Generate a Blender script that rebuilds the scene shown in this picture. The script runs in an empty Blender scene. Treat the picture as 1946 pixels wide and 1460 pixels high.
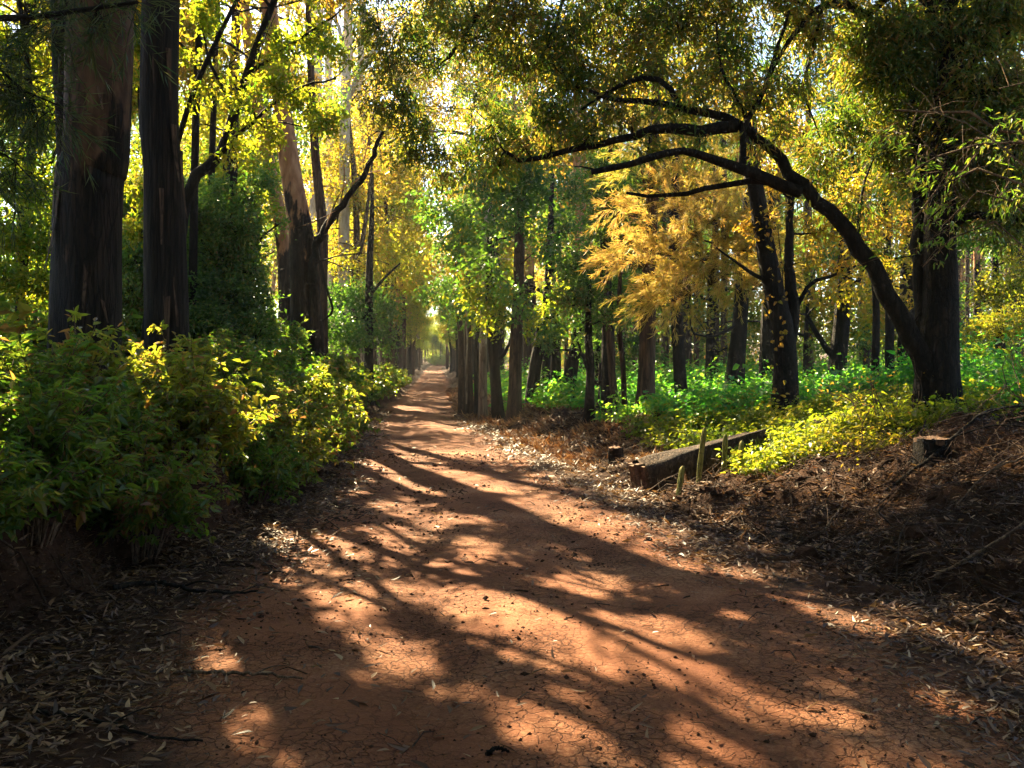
import bpy, math, random
import numpy as np
from mathutils import Vector

# ------------------------------------------------------------------ camera, sky, sun, exposure
scene = bpy.context.scene
COL = scene.collection
F, CX, HY, EYE = 1600.0, 973.0, 700.0, 1.7        # focal length in photo pixels, centre column, horizon row, eye height
cam_d = bpy.data.cameras.new('camera')
cam_d.sensor_width = 36.0
cam_d.lens = 36.0 * F / 1946.0
cam_d.shift_y = (HY - 730.0) / 1946.0
cam_d.clip_end = 2000.0
cam = bpy.data.objects.new('camera', cam_d)
COL.objects.link(cam)
cam.location = (0, 0, EYE)
cam.rotation_euler = (math.radians(90), 0, 0)
scene.camera = cam

SUN_EL = math.radians(37.0)
SUN_AZ = math.radians(-27.0)                       # from +Y towards +X
sun_vec = Vector((math.sin(SUN_AZ) * math.cos(SUN_EL), math.cos(SUN_AZ) * math.cos(SUN_EL), math.sin(SUN_EL)))
world = bpy.data.worlds.new('World')
scene.world = world
world.use_nodes = True
wn = world.node_tree
sky = wn.nodes.new('ShaderNodeTexSky')
sky.sky_type = 'NISHITA'
sky.sun_disc = False
sky.sun_elevation = SUN_EL
sky.sun_rotation = SUN_AZ
sky.dust_density = 0.4
bg = wn.nodes['Background']
bg.inputs['Strength'].default_value = 0.05
wn.links.new(sky.outputs['Color'], bg.inputs['Color'])
sun_d = bpy.data.lights.new('sun', 'SUN')
sun_d.energy = 5.0
sun_d.angle = math.radians(0.4)
sun_d.color = (1.0, 0.82, 0.50)
sun = bpy.data.objects.new('sun', sun_d)
COL.objects.link(sun)
sun.rotation_euler = sun_vec.to_track_quat('Z', 'Y').to_euler()
sun.location = (-20, 40, 40)
vs = scene.view_settings
scene.display_settings.display_device = 'sRGB'
vs.view_transform = 'Standard'
vs.look = 'None'
vs.gamma = 1.0
vs.use_curve_mapping = False
vs.exposure = 3.05
scene.render.engine = 'CYCLES'
cy = scene.cycles
cy.max_bounces = 6
cy.diffuse_bounces = 2
cy.glossy_bounces = 1
cy.transmission_bounces = 4
cy.transparent_max_bounces = 4
cy.volume_bounces = 0
cy.caustics_reflective = False
cy.caustics_refractive = False
cy.use_adaptive_sampling = True
cy.adaptive_threshold = 0.02
cy.use_denoising = True
cy.sample_clamp_indirect = 4.0

# ------------------------------------------------------------------ helpers
RNG = np.random.default_rng(11)

def W(px, py, Y):
    """a photo pixel at a chosen distance -> a point of the place"""
    return np.array([(px - CX) / F * Y, Y, EYE - (py - HY) / F * Y])

def _hash(ix, iy, iz, seed):
    n = (ix * 374761393 + iy * 668265263 + iz * 2147483647 + seed * 1274126177) & 0xFFFFFFFF
    n = ((n ^ (n >> 13)) * 1274126177) & 0xFFFFFFFF
    n = (n ^ (n >> 16)) & 0xFFFF
    return n / 65535.0

def noise(x, y, z=0.0, seed=0):
    x, y, z = np.broadcast_arrays(np.asarray(x, float), np.asarray(y, float), np.asarray(z, float))
    ix, iy, iz = np.floor(x).astype(np.int64), np.floor(y).astype(np.int64), np.floor(z).astype(np.int64)
    fx, fy, fz = x - ix, y - iy, z - iz
    fx, fy, fz = (f * f * (3 - 2 * f) for f in (fx, fy, fz))
    r = 0
    for dx in (0, 1):
        for dy in (0, 1):
            for dz in (0, 1):
                w = (fx if dx else 1 - fx) * (fy if dy else 1 - fy) * (fz if dz else 1 - fz)
                r = r + w * _hash(ix + dx, iy + dy, iz + dz, seed)
    return r * 2 - 1

def fbm(x, y, z=0.0, seed=0, octs=4):
    r, a = 0, 1.0
    for k in range(octs):
        r = r + a * noise(x * 2 ** k, y * 2 ** k, np.asarray(z) * 2 ** k, seed + k)
        a *= 0.5
    return r

def sstep(a, b, x):
    t = np.clip((x - a) / (b - a), 0, 1)
    return t * t * (3 - 2 * t)

def unit(v):
    v = np.asarray(v, float)
    return v / np.maximum(np.linalg.norm(v, axis=-1, keepdims=True), 1e-9)

# ---- the run of the road and the lie of the land
_ky = np.array([-40, 0, 3.6, 9, 14, 20, 27, 54, 100, 170, 190, 215, 260, 600.])
_kx = np.array([4.5, .75, .42, -.3, -.85, -1.75, -2.9, -5.3, -9.3, -15.9, -17.4, -17.5, -10, 120.])
_ty = np.arange(-40, 600, 0.5)
_tx = np.interp(_ty, _ky, _kx)
_k = np.exp(-0.5 * (np.arange(-12, 13) * 0.5 / 2.2) ** 2); _k /= _k.sum()
_tx = np.convolve(np.pad(_tx, 12, 'edge'), _k, 'valid')
_off = 2.42
def road_x(Y): return np.interp(Y, _ty, _tx)
def foot_l(Y): return np.interp(Y, [0, 5, 6.5, 9, 14, 22, 40, 200], [3.9, 3.7, 3.3, 2.6, 2.2, 2.1, 1.75, 1.7])
def foot_r(Y): return np.interp(Y, [0, 5, 6.5, 9, 14, 22, 34, 200], [3.5, 3.2, 2.9, 2.6, 2.5, 2.1, 1.75, 1.7])
def edge_l(Y): return np.interp(Y, [0, 3.6, 5, 8, 12, 22, 40, 200], [1.5, 1.6, 2.1, 1.9, 1.75, 1.6, 1.45, 1.4])
def edge_r(Y): return np.interp(Y, [0, 3.9, 5.4, 7.8, 13.6, 22, 40, 200], [1.8, 1.85, 1.95, 1.6, 1.15, 1.2, 1.3, 1.35])
def road_z(Y): return np.interp(Y, [0, 45, 90, 180, 300, 600], [0, 0, 0.35, 1.55, 6.0, 18.0])

def ground_z(X, Y, bumps=True):
    X = np.asarray(X, float); Y = np.asarray(Y, float)
    u = X - road_x(Y)
    z = road_z(Y)
    hl = np.interp(Y, [0, 12, 30, 60, 200], [.85, .85, .75, .55, .5])
    hr = np.interp(Y, [0, 7, 9, 12, 15, 20, 40, 200], [.75, .8, .95, 1.05, .8, .5, .45, .4])
    wob = 0.22 * noise(Y * 0.7, 3.1, 0, 5) + 0.1 * noise(Y * 2.1, 9, 0, 6) if bumps else 0
    tl = -u - foot_l(Y) + wob
    tr = u - foot_r(Y) - wob
    z = z + hl * sstep(0, 0.65, tl) + np.clip(tl, 0, 60) * 0.035
    wr = np.interp(Y, [0, 5, 8, 10, 12, 14, 16, 20, 30], [2.6, 3.0, 3.3, 4.2, 5.0, 5.0, 3.8, 1.6, .8])
    z = z + hr * sstep(0, 1, tr / wr) + np.clip(tr, 0, 60) * 0.02
    if bumps:
        off = np.clip(np.maximum(tl, tr) + .7, 0, 1)
        z = z + off * (np.where(tr > -.4, .15, .10) * fbm(X * 1.7, Y * 1.7, 0, 21) + 0.055 * fbm(X * 6, Y * 6, 0, 31, 2) * np.where(tr > -.4, 1.2, .8))
        z = z + 0.012 * fbm(X * 1.3, Y * .8, 0, 41, 3)
        # shallow wheel tracks
        z = z - 0.045 * (np.exp(-((u + .75) / .28) ** 2) + np.exp(-((u - .8) / .28) ** 2)) * (1 - off)
    return z

class MB:
    """collects polygons of one mesh"""
    def __init__(s): s.v = []; s.n = 0; s.f = {}; s.a = {}
    def add(s, v, f, var=None):
        v = np.asarray(v, float).reshape(-1, 3); f = np.asarray(f, np.int64)
        k = f.shape[1]
        s.f.setdefault(k, []).append(f + s.n)
        s.a.setdefault(k, []).append(np.full(len(f), .5) if var is None else np.broadcast_to(np.asarray(var, float), (len(f),)))
        s.v.append(v); s.n += len(v)
    def mesh(s, name, mat, smooth=True):
        me = bpy.data.meshes.new(name)
        v = np.concatenate(s.v)
        me.vertices.add(len(v)); me.vertices.foreach_set('co', v.astype(np.float32).ravel())
        loops, starts, var, st = [], [], [], 0
        for k in s.f:
            f = np.concatenate(s.f[k])
            loops.append(f.ravel()); starts.append(st + np.arange(len(f)) * k); st += f.size
            var.append(np.concatenate(s.a[k]))
        loops = np.concatenate(loops); starts = np.concatenate(starts); var = np.concatenate(var)
        me.loops.add(len(loops)); me.loops.foreach_set('vertex_index', loops.astype(np.int32))
        me.polygons.add(len(starts)); me.polygons.foreach_set('loop_start', starts.astype(np.int32))
        me.polygons.foreach_set('use_smooth', np.full(len(starts), smooth))
        at = me.attributes.new('var', 'FLOAT', 'FACE'); at.data.foreach_set('value', var.astype(np.float32))
        me.materials.append(mat)
        me.update(calc_edges=True)
        return me
    def build(s, name, mat, parent=None, smooth=True, loc=None):
        if not s.v: return None
        o = bpy.data.objects.new(name, s.mesh(name, mat, smooth)); COL.objects.link(o)
        if parent is not None: o.parent = parent
        if loc is not None: o.location = loc
        return o

def resample(pts, n):
    """smooth curve through points"""
    P = np.asarray(pts, float)
    if len(P) == 2: return P[0] + (P[1] - P[0]) * np.linspace(0, 1, n)[:, None]
    d = np.r_[0, np.cumsum(np.linalg.norm(np.diff(P[:, :3], axis=0), axis=1))]
    Q = np.vstack([2 * P[0] - P[1], P, 2 * P[-1] - P[-2]])
    t = np.linspace(0, d[-1], n)
    i = np.clip(np.searchsorted(d, t, 'right') - 1, 0, len(P) - 2)
    u = ((t - d[i]) / np.maximum(d[i + 1] - d[i], 1e-9))[:, None]
    p0, p1, p2, p3 = Q[i], Q[i + 1], Q[i + 2], Q[i + 3]
    return .5 * (2 * p1 + (p2 - p0) * u + (2 * p0 - 5 * p1 + 4 * p2 - p3) * u ** 2 + (3 * p1 - p0 - 3 * p2 + p3) * u ** 3)

def tube(mb, pts, radii, sides=8, rough=0.0, seed=0, cap=False, var=None, flute=0.0):
    P = np.asarray(pts, float); n = len(P)
    R = np.broadcast_to(np.asarray(radii, float), (n,))
    T = unit(np.gradient(P, axis=0))
    ref = np.array([0, 1.0, 0.2]) if abs(T[:, 2]).mean() > .6 else np.array([0.1, 0, 1.0])
    S = unit(np.cross(T, ref)); B = np.cross(S, T)
    a = np.linspace(0, 2 * math.pi, sides, endpoint=False)
    ca, sa = np.cos(a)[None, :, None], np.sin(a)[None, :, None]
    rad = R[:, None] * np.ones((1, sides))
    if rough > 0:
        zz = np.r_[0, np.cumsum(np.linalg.norm(np.diff(P, axis=0), axis=1))][:, None]
        cx, sx = np.cos(a)[None], np.sin(a)[None]
        q = fbm(cx * 1.6 + seed, sx * 1.6, zz * .8, seed, 3) + .5 * fbm(cx * 5, sx * 5 + seed, zz * .7, seed + 5, 2)
        rad = rad * (1 + rough * q)
    if flute > 0:
        zz = np.linspace(0, 1, n)[:, None]
        rad = rad * (1 + flute * np.exp(-zz * 14) * (np.sin(a * 3 + seed) + .6 * np.sin(a * 5 + seed * 2))[None])
    V = P[:, None, :] + rad[:, :, None] * (ca * S[:, None, :] + sa * B[:, None, :])
    i = np.arange(n - 1)[:, None] * sides; j = np.arange(sides)[None, :]; j2 = (j + 1) % sides
    Fq = np.stack([i + j, i + j2, i + sides + j2, i + sides + j], -1).reshape(-1, 4)
    mb.add(V.reshape(-1, 3), Fq, var)
    if cap:
        mb.add(np.vstack([V[-1], P[-1:]]), np.stack([j[0], j2[0], np.full(sides, sides)], -1), var)
        mb.add(np.vstack([V[0], P[:1]]), np.stack([j2[0], j[0], np.full(sides, sides)], -1), var)

def thin_tubes(mb, A, Bm, C, r, var=None):
    """many three-sided twigs at once: A start, Bm middle, C tip"""
    A, Bm, C = (np.asarray(q, float) for q in (A, Bm, C)); n = len(A)
    if n == 0: return
    r = np.broadcast_to(np.asarray(r, float), (n,))[:, None]
    D = unit(C - A); ref = np.where(np.abs(D[:, 2:3]) > .8, [[1.0, 0, 0]], [[0, 0, 1.0]])
    S = unit(np.cross(D, ref)); U = np.cross(S, D)
    rings = []
    for P, k in ((A, 1.0), (Bm, .75), (C, .3)):
        for t in (0, 2.094, 4.189):
            rings.append(P + r * k * (math.cos(t) * S + math.sin(t) * U))
    V = np.stack(rings, 1)                       # n,9,3
    q = []
    for lv in (0, 3):
        for t in range(3):
            q.append([lv + t, lv + (t + 1) % 3, lv + 3 + (t + 1) % 3, lv + 3 + t])
    Fq = (np.arange(n)[:, None, None] * 9 + np.array(q)[None]).reshape(-1, 4)
    mb.add(V.reshape(-1, 3), Fq, None if var is None else np.repeat(np.broadcast_to(var, (n,)), 6))

def leaves(mb, P, D, N, L, Wd, var, simple=False, fold=.25, droop=.2, bend=0.0):
    P = np.asarray(P, float); n = len(P)
    if n == 0: return
    D = unit(D); S = unit(np.cross(D, N)); N = np.cross(S, D)
    L = np.broadcast_to(np.asarray(L, float), (n,))[:, None]; Wd = np.broadcast_to(np.asarray(Wd, float), (n,))[:, None]
    bd = np.broadcast_to(np.asarray(bend, float), (n,))[:, None] * L
    tip = P + D * L - N * droop * L + S * bd
    if simple:
        m = P + D * L * .42
        V = np.stack([P, m + S * Wd * .5 + N * fold * Wd, tip, m - S * Wd * .5 + N * fold * Wd], 1)
        f = np.array([[0, 1, 2], [0, 2, 3]]); k = 4
    else:
        m1 = P + D * L * .3 + S * bd * -.15; m2 = P + D * L * .68 - N * droop * L * .45 + S * bd * .3
        V = np.stack([P, m1 + S * Wd * .48 + N * fold * Wd, m2 + S * Wd * .36 + N * fold * .7 * Wd, tip,
                      m2 - S * Wd * .36 + N * fold * .7 * Wd, m1 - S * Wd * .48 + N * fold * Wd], 1)
        f = np.array([[0, 1, 2, 3], [0, 3, 4, 5]]); k = 6
    Fq = (np.arange(n)[:, None, None] * k + f[None]).reshape(-1, f.shape[1])
    mb.add(V.reshape(-1, 3), Fq, np.repeat(np.broadcast_to(var, (n,)), 2))

def tag(o, label=None, cat=None, group=None, kind=None):
    if label: o['label'] = label
    if cat: o['category'] = cat
    if group: o['group'] = group
    if kind: o['kind'] = kind
    return o

def empty(name, loc, label, cat, group=None):
    o = bpy.data.objects.new(name, None); COL.objects.link(o)
    o.location = loc; o.empty_display_size = .3
    return tag(o, label, cat, group)

def dup(root, loc, rz, sc, label=None, group=None):
    r = root.copy(); COL.objects.link(r)
    r.location = loc; r.rotation_euler = (0, 0, rz); r.scale = sc if hasattr(sc, '__len__') else (sc, sc, sc)
    if label: r['label'] = label
    if group: r['group'] = group
    for ch in root.children:
        c = ch.copy(); COL.objects.link(c); c.parent = r
    return r

# ------------------------------------------------------------------ materials
def new_mat(name):
    m = bpy.data.materials.new(name); m.use_nodes = True
    nt = m.node_tree; nt.nodes.clear()
    out = nt.nodes.new('ShaderNodeOutputMaterial')
    def N(t, **kw):
        n = nt.nodes.new(t)
        for k, v in kw.items():
            if k in n.inputs: n.inputs[k].default_value = v
            else: setattr(n, k, v)
        return n
    return m, nt, out, N, nt.links.new

def ramp(N, stops, interp='LINEAR'):
    r = N('ShaderNodeValToRGB'); cr = r.color_ramp; cr.interpolation = interp
    while len(cr.elements) < len(stops): cr.elements.new(.5)
    for e, (p, c) in zip(cr.elements, stops):
        e.position = p; e.color = (*c, 1) if len(c) == 3 else c
    return r

def leaf_mat(name, stops, tstops, trans=.5, spec=.35, rough=.42):
    m, nt, out, N, L = new_mat(name)
    at = N('ShaderNodeAttribute', attribute_name='var')
    oi = N('ShaderNodeObjectInfo')
    mx = N('ShaderNodeMath', operation='MULTIPLY_ADD'); L(oi.outputs['Random'], mx.inputs[0]); mx.inputs[1].default_value = .22; mx.inputs[2].default_value = -.11
    ad = N('ShaderNodeMath', operation='ADD', use_clamp=True); L(at.outputs['Fac'], ad.inputs[0]); L(mx.outputs[0], ad.inputs[1])
    r1 = ramp(N, stops); r2 = ramp(N, tstops)
    L(ad.outputs[0], r1.inputs[0]); L(ad.outputs[0], r2.inputs[0])
    p = N('ShaderNodeBsdfPrincipled'); p.inputs['Roughness'].default_value = rough
    p.inputs['Specular IOR Level'].default_value = spec
    L(r1.outputs[0], p.inputs['Base Color'])
    t = N('ShaderNodeBsdfTranslucent'); L(r2.outputs[0], t.inputs['Color'])
    mix = N('ShaderNodeMixShader'); mix.inputs[0].default_value = trans
    L(p.outputs[0], mix.inputs[1]); L(t.outputs[0], mix.inputs[2]); L(mix.outputs[0], out.inputs[0])
    return m

LEAF_DARK = leaf_mat('leaf_dark', [(0, (.02, .045, .016)), (.6, (.04, .085, .022)), (.85, (.09, .10, .02)), (1, (.16, .09, .03))],
                     [(0, (0.080, 0.253, 0.020)), (.55, (0.224, 0.414, 0.030)), (.85, (0.400, 0.460, 0.040)), (1, (0.440, 0.345, 0.060))], .45, .5, .38)
LEAF_GOLD = leaf_mat('leaf_gold', [(0, (.03, .08, .018)), (.5, (.07, .11, .02)), (1, (.15, .11, .025))],
                     [(0, (0.169, 0.304, 0.013)), (.45, (0.488, 0.405, 0.020)), (1, (0.724, 0.370, 0.046))], .62, .4, .4)
LEAF_LIME = leaf_mat('leaf_lime', [(0, (.03, .08, .018)), (.6, (.07, .13, .02)), (1, (.13, .14, .03))],
                     [(0, (0.130, 0.324, 0.013)), (.55, (0.406, 0.458, 0.017)), (1, (0.622, 0.458, 0.033))], .6, .35, .42)
LEAF_BUSH = leaf_mat('leaf_bush', [(0, (.016, .042, .012)), (.65, (.035, .072, .016)), (.92, (.09, .08, .02)), (1, (.16, .07, .03))],
                     [(0, (.10, .30, .02)), (.6, (.30, .46, .03)), (.92, (.52, .44, .05)), (1, (.45, .22, .05))], .45, .45, .4)
LEAF_SPRIG = leaf_mat('leaf_sprig', [(0, (.025, .06, .014)), (.6, (.06, .095, .018)), (.9, (.13, .10, .025)), (1, (.2, .09, .03))],
                     [(0, (.16, .32, .02)), (.55, (.48, .50, .03)), (.9, (.66, .44, .05)), (1, (.5, .24, .06))], .48, .45, .4)
LEAF_FERN = leaf_mat('leaf_fern', [(0, (.016, .10, .03)), (.6, (.04, .15, .035)), (1, (.12, .16, .028))],
                     [(0, (0.065, 0.486, 0.043)), (.6, (0.258, 0.663, 0.034)), (1, (0.565, 0.707, 0.043))], .5, .35, .45)
NEEDLE_GOLD = leaf_mat('needle_gold', [(0, (.22, .26, .05)), (.5, (.50, .40, .10)), (1, (.60, .40, .15))],
                       [(0, (0.561, 0.550, 0.082)), (.5, (0.860, 0.616, 0.143)), (1, (0.888, 0.516, 0.184))], .55, .3, .5)
NEEDLE_DARK = leaf_mat('needle_dark', [(0, (.015, .035, .02)), (1, (.05, .07, .025))],
                       [(0, (.06, .16, .03)), (1, (.25, .24, .05))], .4, .3, .5)
LITTER = leaf_mat('fallen_leaf', [(0, (.025, .013, .009)), (.35, (.09, .042, .022)), (.75, (.26, .145, .075)), (.97, (.5, .33, .18)), (1, (.6, .42, .06))],
                  [(0, (.08, .04, .02)), (.6, (.28, .14, .05)), (1, (.5, .3, .08))], .2, .35, .5)
STRAW = leaf_mat('dry_straw', [(0, (.10, .045, .025)), (.5, (.26, .13, .065)), (1, (.46, .27, .13))],
                 [(0, (.16, .07, .03)), (1, (.6, .35, .14))], .35, .3, .55)

LEAF_ARCH = leaf_mat('leaf_arch', [(0, (.02, .05, .018)), (.5, (.045, .085, .022)), (.8, (.10, .10, .02)), (1, (.18, .09, .03))],
                     [(0, (0.060, 0.184, 0.016)), (.45, (0.183, 0.301, 0.020)), (.72, (0.441, 0.401, 0.032)), (1, (0.533, 0.334, 0.056))], .5, .5, .36)

def bark_mat(name, dark, mid, light, zscale=.16, scale=9.0, bump=.5, patch=None, pz=(0, 1), moss=None):
    m, nt, out, N, L = new_mat(name)
    tc = N('ShaderNodeTexCoord'); mp = N('ShaderNodeMapping'); mp.inputs['Scale'].default_value = (1, 1, zscale)
    L(tc.outputs['Object'], mp.inputs[0])
    n1 = N('ShaderNodeTexNoise', Scale=scale, Detail=8.0, Roughness=.65); L(mp.outputs[0], n1.inputs['Vector'])
    vo = N('ShaderNodeTexVoronoi', Scale=scale * 1.7, feature='DISTANCE_TO_EDGE')
    wv = N('ShaderNodeVectorMath', operation='ADD'); sc = N('ShaderNodeVectorMath', operation='SCALE'); sc.inputs['Scale'].default_value = .12
    L(n1.outputs['Color'], sc.inputs[0]); L(sc.outputs[0], wv.inputs[0]); L(mp.outputs[0], wv.inputs[1]); L(wv.outputs[0], vo.inputs['Vector'])
    r = ramp(N, [(.3, dark), (.52, mid), (.72, light)]); L(n1.outputs['Fac'], r.inputs[0])
    col = r.outputs[0]
    cr = ramp(N, [(0, (.25, .25, .25)), (.12, (1, 1, 1))]); L(vo.outputs['Distance'], cr.inputs[0])
    mul = N('ShaderNodeMix', data_type='RGBA', blend_type='MULTIPLY'); mul.inputs[0].default_value = .8
    L(col, mul.inputs[6]); L(cr.outputs[0], mul.inputs[7]); col = mul.outputs[2]
    hgt = N('ShaderNodeMath', operation='MULTIPLY_ADD'); L(cr.outputs[0], hgt.inputs[0]); hgt.inputs[1].default_value = .6; L(n1.outputs['Fac'], hgt.inputs[2])
    bstr = None
    if patch:                                      # smooth shed bark above the rough stocking
        mp2 = N('ShaderNodeMapping'); mp2.inputs['Scale'].default_value = (1, 1, .28); L(tc.outputs['Object'], mp2.inputs[0])
        n2 = N('ShaderNodeTexNoise', Scale=3.2, Detail=5.0, Roughness=.6); L(mp2.outputs[0], n2.inputs['Vector'])
        n3 = N('ShaderNodeTexNoise', Scale=8.0, Detail=6.0, Roughness=.6); L(mp2.outputs[0], n3.inputs['Vector'])
        r2 = ramp(N, [(.3, patch[0]), (.5, patch[1]), (.68, patch[2])]); L(n3.outputs['Fac'], r2.inputs[0])
        sep = N('ShaderNodeSeparateXYZ'); L(tc.outputs['Object'], sep.inputs[0])
        mr = N('ShaderNodeMapRange'); mr.inputs['From Min'].default_value = pz[0]; mr.inputs['From Max'].default_value = pz[1]
        mr.inputs['To Min'].default_value = -.32; mr.inputs['To Max'].default_value = .32
        L(sep.outputs['Z'], mr.inputs['Value'])
        ad = N('ShaderNodeMath', operation='ADD'); L(n2.outputs['Fac'], ad.inputs[0]); L(mr.outputs[0], ad.inputs[1])
        st = ramp(N, [(.47, (0, 0, 0)), (.53, (1, 1, 1))]); L(ad.outputs[0], st.inputs[0])
        mx = N('ShaderNodeMix', data_type='RGBA'); L(st.outputs[0], mx.inputs[0]); L(col, mx.inputs[6]); L(r2.outputs[0], mx.inputs[7]); col = mx.outputs[2]
        bs = N('ShaderNodeMapRange'); bs.inputs['To Min'].default_value = bump; bs.inputs['To Max'].default_value = bump * .25; L(st.outputs[0], bs.inputs['Value']); bstr = bs.outputs[0]
    p = N('ShaderNodeBsdfPrincipled'); p.inputs['Roughness'].default_value = .85; p.inputs['Specular IOR Level'].default_value = .2
    L(col, p.inputs['Base Color'])
    b = N('ShaderNodeBump'); b.inputs['Strength'].default_value = bump; b.inputs['Distance'].default_value = .05
    if bstr is not None: L(bstr, b.inputs['Strength'])
    L(hgt.outputs[0], b.inputs['Height']); L(b.outputs[0], p.inputs['Normal']); L(p.outputs[0], out.inputs[0])
    return m

BARK_GIANT = bark_mat('bark_giant', (.007, .005, .004), (.020, .013, .009), (.05, .031, .021), .12, 9, .9,
                      [(.035, .018, .011), (.075, .04, .024), (.12, .068, .04)], (1.2, 6.5))
BARK_STRIPED = bark_mat('bark_striped', (.007, .005, .004), (.020, .013, .009), (.052, .033, .023), .05, 10, 1.0)
BARK_TAN = bark_mat('bark_tan', (.012, .007, .005), (.034, .021, .014), (.08, .048, .03), .12, 9, .9,
                    [(.20, .09, .042), (.34, .165, .08), (.44, .24, .125)], (2.2, 8.0))
BARK_PALE = bark_mat('bark_pale', (.12, .08, .055), (.24, .17, .12), (.36, .27, .19), .12, 7, .4,
                     [(.30, .21, .14), (.46, .36, .26), (.56, .47, .37)], (0, 6))
BARK_DARK = bark_mat('bark_dark', (.006, .004, .003), (.016, .011, .008), (.042, .028, .019), .25, 11, .9)
BARK_MID = bark_mat('bark_mid', (.025, .014, .009), (.075, .043, .027), (.15, .09, .057), .12, 9, .7)
WOOD_GREY = bark_mat('dry_wood', (.06, .036, .024), (.17, .105, .065), (.33, .22, .14), .3, 12, .5)
WOOD_LOG = bark_mat('log_wood', (.022, .014, .010), (.07, .042, .027), (.17, .105, .066), .3, 12, .8)
WOOD_CUT = bark_mat('cut_wood', (.07, .038, .024), (.16, .088, .054), (.28, .165, .10), 1.0, 10, .4)
CACTUS = bark_mat('cactus_skin', (.10, .12, .03), (.20, .19, .05), (.36, .26, .09), .4, 12, .2)

def soil_nodes(N, L, vec):
    n1 = N('ShaderNodeTexNoise', Scale=1.3, Detail=9.0, Roughness=.7); L(vec, n1.inputs['Vector'])
    n2 = N('ShaderNodeTexNoise', Scale=26.0, Detail=6.0, Roughness=.75); L(vec, n2.inputs['Vector'])
    ad = N('ShaderNodeMix', data_type='FLOAT'); ad.inputs[0].default_value = .5; L(n1.outputs['Fac'], ad.inputs[2]); L(n2.outputs['Fac'], ad.inputs[3])
    r = ramp(N, [(.3, (.018, .009, .006)), (.5, (.05, .024, .014)), (.68, (.11, .055, .032))]); L(ad.outputs[0], r.inputs[0])
    return r.outputs[0], ad.outputs[0]

def ground_mat():
    m, nt, out, N, L = new_mat('soil')
    tc = N('ShaderNodeTexCoord')
    c, h = soil_nodes(N, L, tc.outputs['Object'])
    p = N('ShaderNodeBsdfPrincipled'); p.inputs['Roughness'].default_value = .95; p.inputs['Specular IOR Level'].default_value = .1
    L(c, p.inputs['Base Color'])
    b = N('ShaderNodeBump'); b.inputs['Strength'].default_value = 1.0; b.inputs['Distance'].default_value = .06
    L(h, b.inputs['Height']); L(b.outputs[0], p.inputs['Normal']); L(p.outputs[0], out.inputs[0])
    return m

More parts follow.
